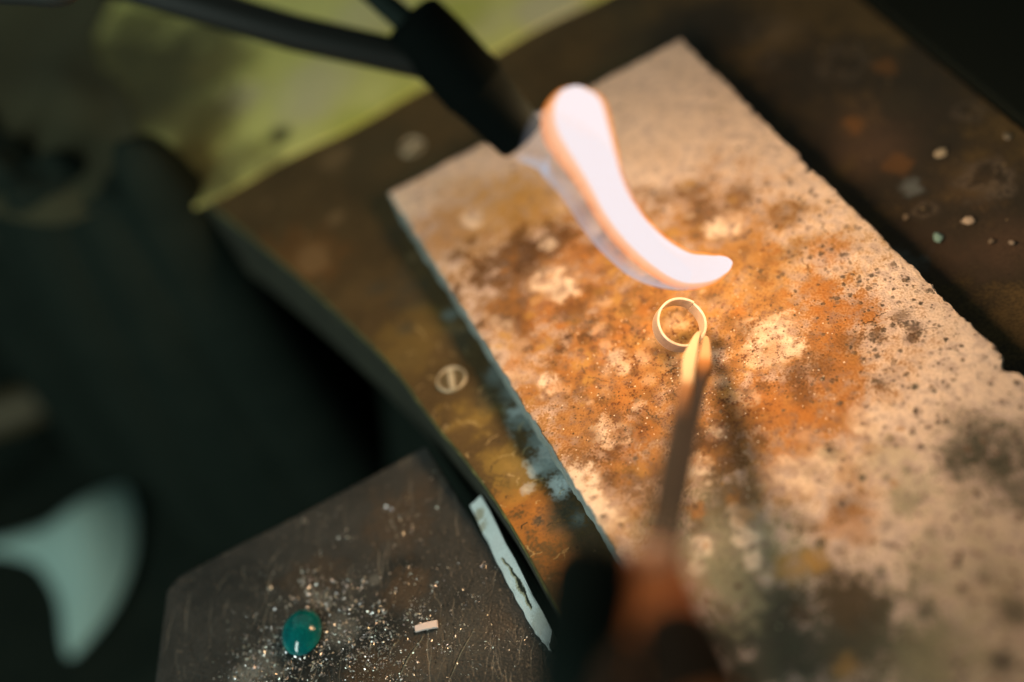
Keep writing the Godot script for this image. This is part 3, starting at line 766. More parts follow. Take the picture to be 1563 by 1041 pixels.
	# pits: thick along the right-hand side and on the front half, finer in the middle
	for k in 15000:
		var p := Vector2(rng.randf_range(BX0, BX1), rng.randf_range(BZ0, BZ1))
		var right := smoothstep(0.012, 0.07, p.x + 0.30 * (p.y - 0.03)) * smoothstep(-0.14, -0.04, p.y)
		var q := clampi(int((p.y - s.z0) / s.mpp), 0, s.h - 1) * s.w + clampi(int((p.x - s.x0) / s.mpp), 0, s.w - 1)
		if rng.randf() > (0.05 + 0.95 * right) * smoothstep(0.30, 0.72, s.n2[q] / 255.0) * 1.25:
			continue
		s.dot((p.x - s.x0) / s.mpp, (p.y - s.z0) / s.mpp, 0.8 + 4.8 * pow(rng.randf(), 4.0), Color(0.06, 0.046, 0.034).lerp(Color(0.20, 0.13, 0.08), rng.randf() * rng.randf()), rng.randf_range(0.3, 0.95), 0.5)
	for k in 2600:
		var p := Vector2(rng.randfn(-0.004, 0.035), rng.randfn(0.005, 0.05))
		s.dot((p.x - s.x0) / s.mpp, (p.y - s.z0) / s.mpp, rng.randf_range(0.6, 2.0), Color(0.05, 0.032, 0.018), rng.randf_range(0.35, 0.9), 0.4)
	for k in 420:
		var p := Vector2(rng.randfn(-0.004, 0.032), rng.randfn(0.01, 0.04))
		s.dot((p.x - s.x0) / s.mpp, (p.y - s.z0) / s.mpp, rng.randf_range(0.6, 1.5), Color(0.85, 0.78, 0.7), rng.randf_range(0.4, 0.95), -0.25)
	for k in 26:          # hair cracks
		var p := Vector2(rng.randf_range(-0.05, 0.075), rng.randf_range(-0.06, 0.09))
		for i in rng.randi_range(2, 6):
			var d := Vector2.from_angle(rng.randf_range(-0.9, 0.9) + (k % 3)) * rng.randf_range(0.001, 0.003)
			s.line(p.x, p.y, p.x + d.x, p.y + d.y, rng.randf_range(0.6, 1.2), Color(0.06, 0.045, 0.03), 0.7, 0.5)
			p += d
	s.grain(0.24)
	var m := s.material(0.86, 0.07, 0.16)
	m.metallic_specular = 0.3
	# the slab: a profile across x carried along z, with ragged edges and a chip out of the right one
	var en := noise(111, 90.0, 4)
	var hn := noise(112, 60.0, 3)
	var rows := []
	var uvs := []
	var nz := 230
	var nx := 56
	for j in nz + 5:
		var jj := clampi(j - 2, 0, nz)
		var z := lerpf(BZ0, BZ1, float(jj) / nz)
		var xl := BX0 + 0.0007 * en.get_noise_1d(z * 1.0) + 0.0005 * en.get_noise_1d(z * 5.0 + 9.0)
		var xr := BX1 + 0.0011 * en.get_noise_1d(z * 1.3 + 4.0) + 0.0006 * en.get_noise_1d(z * 6.0 + 2.0)
		xr -= 0.0042 * exp(-pow((z - 0.0755) / 0.0034, 2.0)) + 0.0012 * exp(-pow((z + 0.055) / 0.004, 2.0))
		var pts := []
		pts.append(Vector3(xl + 0.0012, 0.0, z))
		for k in 5:
			pts.append(Vector3(xl + 0.0004 * en.get_noise_2d(z, k * 3.0), lerpf(0.001, BT - 0.0009, k / 4.0), z))
		for i in nx + 1:
			var u := float(i) / nx
			var x := lerpf(xl + 0.0007, xr - 0.0007, u)
			var y := BT - 0.0002 + 0.0003 * hn.get_noise_2d(x, z)
			pts.append(Vector3(x, y, z))
		for k in 5:
			pts.append(Vector3(xr + 0.0005 * en.get_noise_2d(z, k * 3.0 + 50.0), lerpf(BT - 0.0009, 0.001, k / 4.0), z))
		pts.append(Vector3(xr - 0.0012, 0.0, z))
		var row := []
		var uv := []
		for p in pts:
			var q: Vector3 = p
			if j == 0 or j == nz + 4:
				q.y = 0.0
			elif j == 1 or j == nz + 3:
				q.y = minf(q.y, BT - 0.0009)
				q.z += -0.0006 if j == 1 else 0.0006
			row.append(q)
			var f := BT - q.y
			uv.append(s.uv(Vector3(q.x - (f if q.x < 0.0 else -f) * 0.2, 0, q.z)))
		rows.append(row)
		uvs.append(uv)
	var board := loft(rows, true, false, 50.0, uvs)
	# the sides carry grey grime and a painted cool-light tint instead of burns: the same slab, its side faces as a second surface
	var side := Sheet.new(0, 0, 0.1, 0.1, 0.0004, 121, 0.08, 0.3, 1.0)
	side.base(Color(0.16, 0.19, 0.175), Color(0.42, 0.47, 0.44))
	side.grain(0.35)
	var sm := side.material(0.85, 0.06, 0.3)
	sm.uv1_triplanar = true
	sm.uv1_scale = Vector3.ONE * 10.0
	var arr := board.surface_get_arrays(0)
	var parts := [[], []]
	for f in range(0, arr[Mesh.ARRAY_VERTEX].size(), 3):
		var low := minf(minf(arr[Mesh.ARRAY_VERTEX][f].y, arr[Mesh.ARRAY_VERTEX][f + 1].y), arr[Mesh.ARRAY_VERTEX][f + 2].y)
		parts[0 if low > BT - 0.0018 else 1].append(f)
	var mesh := ArrayMesh.new()
	for k in 2:
		var P := PackedVector3Array()
		var N := PackedVector3Array()
		var U := PackedVector2Array()
		for f in parts[k]:
			for c in 3:
				P.append(arr[Mesh.ARRAY_VERTEX][f + c])
				N.append(arr[Mesh.ARRAY_NORMAL][f + c])
				U.append(arr[Mesh.ARRAY_TEX_UV][f + c])
		var a := []
		a.resize(Mesh.ARRAY_MAX)
		a[Mesh.ARRAY_VERTEX] = P
		a[Mesh.ARRAY_NORMAL] = N
		a[Mesh.ARRAY_TEX_UV] = U
		mesh.add_surface_from_arrays(Mesh.PRIMITIVE_TRIANGLES, a)
		mesh.surface_set_material(k, m if k == 0 else sm)
	var o := MeshInstance3D.new()
	o.name = numbered("soldering_board")
	o.mesh = mesh
	add_child(o)
	tag(o, "thick beige soldering board with brown and orange burns and speckled pits", "soldering board")

# ================================================================================================
# torch and flame
# ================================================================================================
func build_torch():
	var mouth := Vector3(-0.02918, 0.13321, -0.02038)
	var head := Vector3(-0.04493, 0.17783, -0.04763)
	var t := thing("hand_torch", "black metal hand torch held over the soldering board, pointing down at the ring", "torch", mouth)
	var black := mat(lin(0.010, 0.016, 0.013), 0.7)
	black.metallic_specular = 0.2
	var scorched := mat(lin(0.0035, 0.005, 0.0045), 0.8)
	scorched.metallic_specular = 0.1
	var d := head - mouth
	var pts := []
	var rad := []
	# outside from the head to the lip, then back inside the mouth
	for q in [[1.0, 0.004], [0.985, 0.0085], [0.95, 0.0105], [0.75, 0.0112], [0.42, 0.0112], [0.40, 0.0106], [0.36, 0.0106], [0.34, 0.0102], [0.03, 0.0088], [0.0, 0.0084], [-0.008, 0.0078], [0.0, 0.0070], [0.3, 0.0066]]:
		pts.append(d * float(q[0]))
		rad.append(q[1])
	var n := put("nozzle", tube_straight(pts, rad, d.normalized(), 36), scorched, t)
	n.set_meta("label", "open black nozzle")
	var inner := put("mouth_ring", tube_straight([d * 0.012, d * 0.006, d * 0.006, d * 0.012], [0.0069, 0.0069, 0.0042, 0.0042], d.normalized(), 30), mat(lin(0.05, 0.028, 0.016), 0.5, 0.3), t)
	# gas tube and the second, thinner tube
	var a := Vector3(-0.04543, 0.16282, -0.04018)
	var b := Vector3(-0.07929, 0.18579, -0.05513)
	var c := Vector3(-0.11264, 0.21003, -0.07439)
	var e := Vector3(-0.19441, 0.27095, -0.12263)
	put("gas_tube", tube([a - mouth, b - mouth, c - mouth, e - mouth], [0.0056, 0.0058, 0.0060, 0.0066], 24), mat(lin(0.008, 0.008, 0.006), 0.5), t)
	var a2 := Vector3(-0.04548, 0.17458, -0.04564)
	var c2 := Vector3(-0.05261, 0.18715, -0.05890)
	var e2 := Vector3(-0.06492, 0.21220, -0.08508)
	put("air_tube", tube([a2 - mouth, c2 - mouth, e2 - mouth], [0.0042, 0.0037, 0.0037], 20), black, t)
	var hp := []
	var hr := []
	for q in smooth_line([Vector4(-0.20380, 0.20010, -0.16548, 0.00500), Vector4(-0.16783, 0.19536, -0.15533, 0.00550), Vector4(-0.15149, 0.19083, -0.14811, 0.00560), Vector4(-0.14364, 0.18814, -0.14408, 0.00580), Vector4(-0.13793, 0.18784, -0.14297, 0.00560), Vector4(-0.13015, 0.19223, -0.14670, 0.00500), Vector4(-0.12470, 0.21897, -0.13056, 0.00500), Vector4(-0.15291, 0.24009, -0.11289, 0.00500), Vector4(-0.19441, 0.27095, -0.12263, 0.00500)], 8):
		hp.append(Vector3(q.x, q.y, q.z) - mouth)
		hr.append(q.w)
	put("hose", tube(hp, hr, 16), mat(lin(0.012, 0.015, 0.013), 0.7), t)

func tube_straight(pts: Array, rad: Array, d: Vector3, sides: int) -> ArrayMesh:
	var side := d.cross(Vector3.UP).normalized()
	var o := d.cross(side)
	var rows := []
	for j in pts.size():
		var row := []
		for i in sides:
			var a := TAU * i / sides
			row.append(pts[j] + (side * cos(a) + o * sin(a)) * rad[j])
		rows.append(row)
	return loft(rows, true, true, 35.0)

func shell(line: Array, grow: float, color_at: Callable, sides := 40, lean := Vector3.ZERO, leaning := 0.0) -> ArrayMesh:
	var rows := []
	var cols := []
	var side := Vector3.ZERO
	for j in line.size():
		var a: Vector4 = line[maxi(j - 1, 0)]
		var b: Vector4 = line[mini(j + 1, line.size() - 1)]
		var d := Vector3(b.x - a.x, b.y - a.y, b.z - a.z).normalized()
		if side == Vector3.ZERO:
			side = d.cross(Vector3(0.31, 0.2, 0.93)).normalized()
		side = (side - d * side.dot(d)).normalized()
		var o := d.cross(side)
		var row := []
		var col := []
		for i in sides:
			var an := TAU * i / sides
			var n := side * cos(an) + o * sin(an)
			row.append(Vector3(line[j].x, line[j].y, line[j].z) + n * line[j].w * (grow + leaning * maxf(0.0, n.dot(lean)) * sin(PI * minf(1.0, 0.12 + j / (line.size() - 1.0)))))
			col.append(color_at.call(float(j) / (line.size() - 1), n))
		rows.append(row)
		cols.append(col)
	return loft(rows, true, true, 180.0, [], cols)

func flame_mat(blend: bool) -> StandardMaterial3D:
	var m := StandardMaterial3D.new()
	m.shading_mode = BaseMaterial3D.SHADING_MODE_UNSHADED
	m.vertex_color_use_as_albedo = true
	m.roughness = 1.0
	if blend:
		m.transparency = BaseMaterial3D.TRANSPARENCY_ALPHA
	return m

func build_flame():
	var base := Vector3(-0.02918, 0.13321, -0.02038)
	var f := thing("torch_flame", "bright white and orange flame streaming from the torch nozzle and curling above the ring", "flame", base)
	var core := []
	for q in smooth_line([Vector4(-0.00628, 0.14204, -0.02095, 0.00064), Vector4(-0.00669, 0.14150, -0.02042, 0.00342), Vector4(-0.00760, 0.14030, -0.01923, 0.00641), Vector4(-0.00885, 0.13805, -0.01693, 0.00876), Vector4(-0.00994, 0.13372, -0.01457, 0.00943), Vector4(-0.01021, 0.12771, -0.01174, 0.00862), Vector4(-0.01032, 0.12125, -0.00841, 0.00737), Vector4(-0.01024, 0.11279, -0.00582, 0.00613), Vector4(-0.00924, 0.10150, -0.00374, 0.00577), Vector4(-0.00625, 0.08912, -0.00168, 0.00564), Vector4(-0.00087, 0.07569, 0.00037, 0.00575), Vector4(0.00625, 0.06416, 0.00207, 0.00607), Vector4(0.01416, 0.05810, 0.00236, 0.00542), Vector4(0.01979, 0.05532, 0.00171, 0.00403), Vector4(0.02233, 0.05477, 0.00192, 0.00285), Vector4(0.02414, 0.05426, 0.00198, 0.00071)], 8):
		core.append(q - Vector4(base.x, base.y, base.z, 0))
	var env := []
	for q in smooth_line([Vector4(-0.03029, 0.13387, -0.02126, 0.00733), Vector4(-0.02727, 0.13324, -0.01866, 0.00817), Vector4(-0.02351, 0.13238, -0.01572, 0.00987), Vector4(-0.01897, 0.12987, -0.01234, 0.01181), Vector4(-0.01572, 0.12135, -0.00851, 0.01169), Vector4(-0.01445, 0.11220, -0.00575, 0.01094), Vector4(-0.01340, 0.10168, -0.00302, 0.01019), Vector4(-0.01079, 0.08923, -0.00093, 0.00923), Vector4(-0.00549, 0.07580, 0.00111, 0.00826), Vector4(0.00427, 0.06386, 0.00213, 0.00701), Vector4(0.01362, 0.05772, 0.00270, 0.00542), Vector4(0.02021, 0.05519, 0.00191, 0.00356), Vector4(0.02414, 0.05426, 0.00198, 0.00071)], 8):
		env.append(q - Vector4(base.x, base.y, base.z, 0))
	var low := Vector3(-0.55, -0.45, 0.25).normalized()      # the side where the blue cone shows
	var hot := flame_mat(false)
	hot.albedo_color = lin(0.62, 1.57, 2.3)
	var rim := flame_mat(true)
	rim.albedo_color = lin(1.4, 1.12, 1.0)
	put("flame_core", shell(core, 0.86, func(_u, _n): return Color.WHITE), hot, f)
	put("flame_inner_glow", shell(core, 0.90, func(_u, n): return Color(1.0, 0.80, 0.62, 0.40), 40, low, 0.22), flame_mat(true), f)
	put("flame_glow", shell(core, 0.95, func(_u, n): return Color(1.0, 0.70, 0.45, 0.32), 40, low, 0.48), flame_mat(true), f)
	put("flame_edge", shell(core, 1.05, func(u, n): return Color(1.0, 0.36, 0.06, 0.30), 40, low, 0.62), rim, f)
	put("flame_veil", shell(env, 1.0, func(u, n): return Color(0.48, 0.52, 0.62, (0.10 + 0.34 * smoothstep(0.5, 0.98, n.dot(low))) * smoothstep(0.0, 0.08, u) * smoothstep(1.0, 0.72, u))), flame_mat(true), f)
	# the light it gives: three lamps along the core
	for q in [[0.34, 0.0165], [0.54, 0.0110], [0.72, 0.0046], [0.88, 0.0009]]:
		var p: Vector4 = core[int(q[0] * (core.size() - 1))]
		var l := OmniLight3D.new()
		l.name = "flame_light"
		l.position = Vector3(p.x, p.y, p.z)
		l.light_color = lin(1.0, 0.61, 0.31)
		l.light_energy = q[1]
		l.light_size = 0.011
		l.omni_range = 3.0
		l.omni_attenuation = 2.0
		l.shadow_enabled = true
		f.add_child(l, true)

# ================================================================================================
# ring, tweezers, stone, filings
# ================================================================================================
const RING_AXIS := Vector3(0.24595, 0.83794, 0.48720)      # out of the ring towards the viewer's side

func build_ring():
	var front := Vector3(-0.00020, 0.03928, 0.00313)
	var seam := Vector3(0.00844, 0.04308, 0.00015) - front
	var y := RING_AXIS.normalized()
	var x := (seam - y * seam.dot(y)).normalized()
	var z := x.cross(y)
	var ro := 0.00965
	var ri := 0.00872
	var wd := 0.0066
	var rows := []
	var steps := 96
	for j in steps + 1:
		var u := float(j) / steps
		var a := lerpf(0.012, TAU - 0.012, u)
		var d := Vector3(cos(a), 0, sin(a))
		var off := Vector3(0, 0.00035 * (u - 0.5), 0) + d * 0.0003 * (u - 0.5)
		var row := []
		var c := 0.00018
		for q in [[ri + c, 0.0], [ri, -c], [ri - 0.00004, -wd * 0.5], [ri, -wd + c], [ri + c, -wd], [ro - c, -wd], [ro, -wd + c], [ro + 0.00005, -wd * 0.5], [ro, -c], [ro - c, 0.0]]:
			row.append(d * float(q[0]) + Vector3(0, q[1], 0) + off)
		rows.append(row)
	var s := Sheet.new(0, 0, 0.02, 0.02, 0.0001, 131, 0.4, 1.2, 4.0)
	s.base(Color(0.46, 0.35, 0.27), Color(0.70, 0.57, 0.47))
	s.grain(0.15)
	var m := s.material(0.38, 0.004, 0.3)
	m.metallic = 0.6
	m.uv1_triplanar = true
	m.uv1_scale = Vector3.ONE * 50.0
	var o := put("ring", loft(rows, true, true, 40.0), m, self)
	o.transform = Transform3D(Basis(x, y, z), front)
	tag(o, "plain gold band ring with an open seam, held in the tweezers below the flame", "ring")

func blade(path: Array, side: Vector3, face: Vector3) -> ArrayMesh:     # path: [point, half width, half thickness, colour]
	var rows := []
	var cols := []
	for q in path:
		var row := []
		var col := []
		var w: float = q[1]
		var h: float = q[2]
		for k in [[-1, -0.6], [-0.8, -1], [0.8, -1], [1, -0.6], [1, 0.6], [0.8, 1], [-0.8, 1], [-1, 0.6]]:
			row.append(q[0] + side * w * k[0] + face * h * k[1])
			col.append(q[3])
		rows.append(row)
		cols.append(col)
	return loft(rows, true, true, 38.0, [], cols)

func build_tweezers():
	var tip := Vector3(0.00332, 0.03727, 0.01103)
	var far := Vector3(-0.07039, 0.13843, 0.15002)
	var t := thing("tweezers", "long soldering tweezers with dark arms and blunt grips holding the ring by its edge", "tweezers", tip)
	var ax := (far - tip).normalized()
	var len := (far - tip).length()
	var right := Vector3(0.87512, -0.26139, 0.40723)
	var side := (right - ax * right.dot(ax)).normalized()
	var face := ax.cross(side).normalized()
	if face.dot(Vector3(-0.09253, 0.73563, 0.67104)) < 0.0:
		face = -face
	# heat-tinted steel, straw to black; the flame-lit stretch of each tip is painted in
	var steel := mat(Color.WHITE, 0.6, 0.0)
	steel.vertex_color_use_as_albedo = true
	steel.metallic_specular = 0.12
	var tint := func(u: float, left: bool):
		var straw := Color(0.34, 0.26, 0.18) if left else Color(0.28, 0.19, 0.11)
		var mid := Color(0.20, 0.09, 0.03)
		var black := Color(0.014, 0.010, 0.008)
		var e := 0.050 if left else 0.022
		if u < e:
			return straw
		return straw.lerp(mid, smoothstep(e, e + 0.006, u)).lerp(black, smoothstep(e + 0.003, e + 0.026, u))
	for sgn in [-1.0, 1.0]:
		var left: bool = sgn < 0.0
		var back := 0.0 if left else -0.0016
		var rows := [[-0.0012, 0.0006, 0.0006, 0.00105], [0.0, 0.0009, 0.0008, 0.0012], [0.004, 0.0012, 0.001, 0.0016], [0.012, 0.0016, 0.0011, 0.002], [0.018, 0.0019, 0.0012, 0.0022], [0.024, 0.0022, 0.0012, 0.0024], [0.030, 0.0024, 0.0012, 0.0025], [0.036, 0.0024, 0.0012, 0.0024], [0.042, 0.0022, 0.0012, 0.0021]]
		var path := []
		for q in rows:
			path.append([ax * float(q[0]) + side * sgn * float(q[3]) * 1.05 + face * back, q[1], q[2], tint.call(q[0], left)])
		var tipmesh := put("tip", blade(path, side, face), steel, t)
		tipmesh.set_meta("label", "pale tip with flame light painted into its heat tint")
		path = []
		for q in [[0.0415, 0.0022, 0.0012, 0.0021], [0.05, 0.0022, 0.0011, 0.0019], [0.06, 0.0022, 0.0011, 0.0018], [0.09, 0.0022, 0.0011, 0.0018], [0.12, 0.0025, 0.0011, 0.0021], [len + 0.01, 0.0026, 0.0012, 0.0030], [len + 0.07, 0.003, 0.0013, 0.005]]:
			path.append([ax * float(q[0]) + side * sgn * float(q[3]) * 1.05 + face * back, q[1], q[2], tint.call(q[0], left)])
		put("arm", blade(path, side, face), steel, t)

# the hand that holds them: bones with radii, joined into one skin
func build_hand():
	var skin := mat(lin(0.58, 0.165, 0.05), 0.75)
	skin.metallic_specular = 0.15
	var base := Vector3(-0.07433, 0.14866, 0.16120)
	var h := thing("hand", "hand holding the tweezers at the bottom edge, fingertip lit orange, with dark guards added for unlit skin on thumb and finger", "hand", base)
	var chains := [
		[Vector4(-0.07282, 0.14284, 0.15617, 0.00844), Vector4(-0.07773, 0.15131, 0.17854, 0.00948), Vector4(-0.08302, 0.15810, 0.20405, 0.01051), Vector4(-0.09090, 0.13925, 0.23659, 0.01257), Vector4(-0.11277, 0.10051, 0.27992, 0.01958)],
		[Vector4(-0.08689, 0.14954, 0.15196, 0.00927), Vector4(-0.09855, 0.15466, 0.17469, 0.01030), Vector4(-0.10921, 0.14660, 0.20410, 0.01257), Vector4(-0.11343, 0.13284, 0.24186, 0.01700), Vector4(-0.11391, 0.10085, 0.27939, 0.01958)],
		[Vector4(-0.08291, 0.10982, 0.17413, 0.00783), Vector4(-0.07263, 0.11230, 0.18580, 0.00886), Vector4(-0.06657, 0.11899, 0.20776, 0.01030), Vector4(-0.08067, 0.12788, 0.24138, 0.01257), Vector4(-0.10769, 0.09595, 0.28308, 0.01958)],
		[Vector4(-0.07505, 0.08559, 0.18881, 0.00763), Vector4(-0.06243, 0.08826, 0.19672, 0.00844), Vector4(-0.05452, 0.09467, 0.21657, 0.01089), Vector4(-0.07164, 0.11206, 0.24715, 0.01105), Vector4(-0.10317, 0.08946, 0.28695, 0.01958)],
		[Vector4(-0.06290, 0.06712, 0.20552, 0.00680), Vector4(-0.05386, 0.06892, 0.21255, 0.00763), Vector4(-0.04859, 0.07732, 0.22999, 0.00886), Vector4(-0.06533, 0.09453, 0.25428, 0.01092), Vector4(-0.09851, 0.08070, 0.29064, 0.01958)],
		[Vector4(-0.09207, 0.13583, 0.23765, 0.01133), Vector4(-0.11223, 0.13171, 0.23938, 0.01340)],
		[Vector4(-0.11277, 0.10051, 0.27992, 0.02164), Vector4(-0.12095, 0.05526, 0.34136, 0.02988)], [Vector4(-0.09851, 0.08070, 0.29064, 0.02164), Vector4(-0.10648, 0.04070, 0.34636, 0.02988)]]
	var bones := []
	for c in chains:
		for k in c.size() - 1:
			bones.append([c[k] - Vector4(base.x, base.y, base.z, 0), c[k + 1] - Vector4(base.x, base.y, base.z, 0)])
	put("skin", nets(bones, 0.0030, 0.0016), skin, h)
	# a nail on the finger, and an added dark guard standing in for the unlit thumb
	var at: Vector4 = bones[0][0]
	var along := (Vector3(bones[0][0].x, bones[0][0].y, bones[0][0].z) - Vector3(bones[0][1].x, bones[0][1].y, bones[0][1].z)).normalized()
	var view := Vector3(-0.09253, 0.73563, 0.67104)
	var out := (view - along * view.dot(along)).normalized()
	var wide := along.cross(out)
	var rows := []
	for j in 9:
		var row := []
		for i in 15:
			var a := lerpf(-0.85, 0.85, i / 14.0) * (1.0 - 0.25 * pow(absf(j / 8.0 - 0.45) * 2.0, 4.0))
			row.append(Vector3(at.x, at.y, at.z) + along * lerpf(-0.006, 0.0062, j / 8.0) + (out * cos(a) + wide * sin(a)) * (0.0090 - 0.0012 * pow(j / 8.0, 3.0)))
		rows.append(row)
	put("nail", loft(rows, false, false, 90.0), mat(lin(0.46, 0.14, 0.05), 0.6), h)
	var dark_cover := mat(lin(0.008, 0.012, 0.010), 0.85)  # near-black paints the unlit thumb; the sleeve shares it
	dark_cover.metallic_specular = 0.1
	var thumb := []
	for k in 2:
		thumb.append([bones[4 + k][0], bones[4 + k][1]])
	var a0 := Vector3(thumb[0][0].x, thumb[0][0].y, thumb[0][0].z)
	var a1 := Vector3(thumb[0][1].x, thumb[0][1].y, thumb[0][1].z)
	var a2 := Vector3(thumb[1][1].x, thumb[1][1].y, thumb[1][1].z)
	var pts := []
	var rad := []
	for k in 8:
		var u := k / 7.0
		pts.append(a0 + (a0 - a1).normalized() * 0.0108 * cos(u * PI / 2))
		rad.append(maxf(0.0002, 0.0108 * sin(u * PI / 2)))
	for k in range(1, 7):
		pts.append(a0.lerp(a1, k / 6.0))
		rad.append(lerpf(0.0108, 0.0118, k / 6.0))
	for k in range(1, 7):
		pts.append(a1.lerp(a2, k / 8.0))
		rad.append(lerpf(0.0118, 0.0136, k / 6.0))
	put("unlit_thumb_cover", tube(pts, rad, 24, 60.0), dark_cover, h)
	var f0 := Vector3(bones[0][0].x, bones[0][0].y, bones[0][0].z)
	var f1 := Vector3(bones[0][1].x, bones[0][1].y, bones[0][1].z)
	var f2 := Vector3(bones[1][1].x, bones[1][1].y, bones[1][1].z)
	pts = []
	rad = []
	for k in 7:
		pts.append(f0.lerp(f1, lerpf(0.85, 1.0, k / 6.0)))
		rad.append(lerpf(0.0100, 0.0112, k / 6.0))
	for k in range(1, 7):
		pts.append(f1.lerp(f2, k / 6.0 * 0.92))
		rad.append(lerpf(0.0112, 0.0122, k / 6.0))
	var hide := mat(lin(0.030, 0.019, 0.013), 0.85)
	hide.metallic_specular = 0.1
	put("unlit_finger_cover", tube(pts, rad, 24, 60.0), hide, h)  # added dark tube standing in for the unlit back of the finger
	# the sleeve over the wrist, out of the picture
	var w0: Vector4 = chains[6][0]
	var w1: Vector4 = chains[6][1]
	var w2: Vector4 = chains[7][1]
	var from := Vector3(w0.x, w0.y, w0.z).lerp(Vector3(w1.x, w1.y, w1.z), 0.35) - base
	var to := (Vector3(w1.x, w1.y, w1.z) + Vector3(w2.x, w2.y, w2.z)) * 0.5 - base
	put("sleeve", tube([from, from.lerp(to, 0.06), from.lerp(to, 0.5), to + (to - from) * 0.3], [0.040, 0.043, 0.046, 0.050], 28), dark_cover, h)

# surface nets over a soft union of tapered capsules
func nets(bones: Array, cell: float, soft: float) -> ArrayMesh:
	var lo := Vector3.INF
	var hi := -Vector3.INF
	for b in bones:
		for e in b:
			lo = lo.min(Vector3(e.x, e.y, e.z) - Vector3.ONE * (e.w + 0.012))
			hi = hi.max(Vector3(e.x, e.y, e.z) + Vector3.ONE * (e.w + 0.012))
	var n := Vector3i(((hi - lo) / cell).ceil()) + Vector3i.ONE
	var sum := PackedFloat32Array()
	sum.resize(n.x * n.y * n.z)
	for b in bones:
		var a := Vector3(b[0].x, b[0].y, b[0].z)
		var c := Vector3(b[1].x, b[1].y, b[1].z)
		var ra: float = b[0].w
		var rc: float = b[1].w
		var d := c - a
		var dd := d.length_squared()
		var m := maxf(ra, rc) + 0.009
		var p0 := Vector3i((((a.min(c) - Vector3.ONE * m) - lo) / cell).floor()).clamp(Vector3i.ZERO, n - Vector3i.ONE)
		var p1 := Vector3i((((a.max(c) + Vector3.ONE * m) - lo) / cell).ceil()).clamp(Vector3i.ZERO, n - Vector3i.ONE)
		for z in range(p0.z, p1.z + 1):
			for y in range(p0.y, p1.y + 1):
				for x in range(p0.x, p1.x + 1):
					var p := lo + Vector3(x, y, z) * cell
					var u := clampf((p - a).dot(d) / dd, 0.0, 1.0)
					var dist := p.distance_to(a + d * u) - lerpf(ra, rc, u)
					if dist < 0.009:
						sum[(z * n.y + y) * n.x + x] += exp(-dist / soft)
	var f := PackedFloat32Array()
	f.resize(sum.size())
	for i in sum.size():
		f[i] = 1.0 if sum[i] <= 0.0 else -soft * log(sum[i])
	var id := PackedInt32Array()
	id.resize(sum.size())
	id.fill(-1)
	var v := PackedVector3Array()
	var t := PackedInt32Array()
	var sx := 1
	var sy := n.x
	var sz := n.x * n.y
	var corner := [0, sx, sy, sx + sy, sz, sx + sz, sy + sz, sx + sy + sz]
	var edges := [[0, 1], [2, 3], [4, 5], [6, 7], [0, 2], [1, 3], [4, 6], [5, 7], [0, 4], [1, 5], [2, 6], [3, 7]]
	for z in n.z - 1:
		for y in n.y - 1:
			for x in n.x - 1:
				var q := z * sz + y * sy + x
				var inside := 0
				for c in corner:
					if f[q + c] < 0.0:
						inside += 1
				if inside == 0 or inside == 8:
					continue
				var at := Vector3.ZERO
				var hits := 0
				for e in edges:
					var fa := f[q + corner[e[0]]]
					var fb := f[q + corner[e[1]]]
					if (fa < 0.0) != (fb < 0.0):
						var u := clampf(fa / (fa - fb), 0.0, 1.0)
						var pa := Vector3(e[0] & 1, (e[0] >> 1) & 1, e[0] >> 2)
						var pb := Vector3(e[1] & 1, (e[1] >> 1) & 1, e[1] >> 2)
						at += pa.lerp(pb, u)
						hits += 1
				id[q] = v.size()
				v.append(lo + (Vector3(x, y, z) + at / hits) * cell)
	for z in range(1, n.z - 1):
		for y in range(1, n.y - 1):
			for x in range(1, n.x - 1):
				var q := z * sz + y * sy + x
				for k in [[sx, sy, sz], [sy, sz, sx], [sz, sx, sy]]:
					var a: bool = f[q] < 0.0
					if a == (f[q + k[0]] < 0.0):
						continue
					var c0 := id[q - k[1] - k[2]]
					var c1 := id[q - k[2]]
					var c2 := id[q]
					var c3 := id[q - k[1]]
					if a:
						t.append_array([c0, c1, c2, c0, c2, c3])
					else:
						t.append_array([c0, c2, c1, c0, c3, c2])
	return build(v, t, 180.0, true)

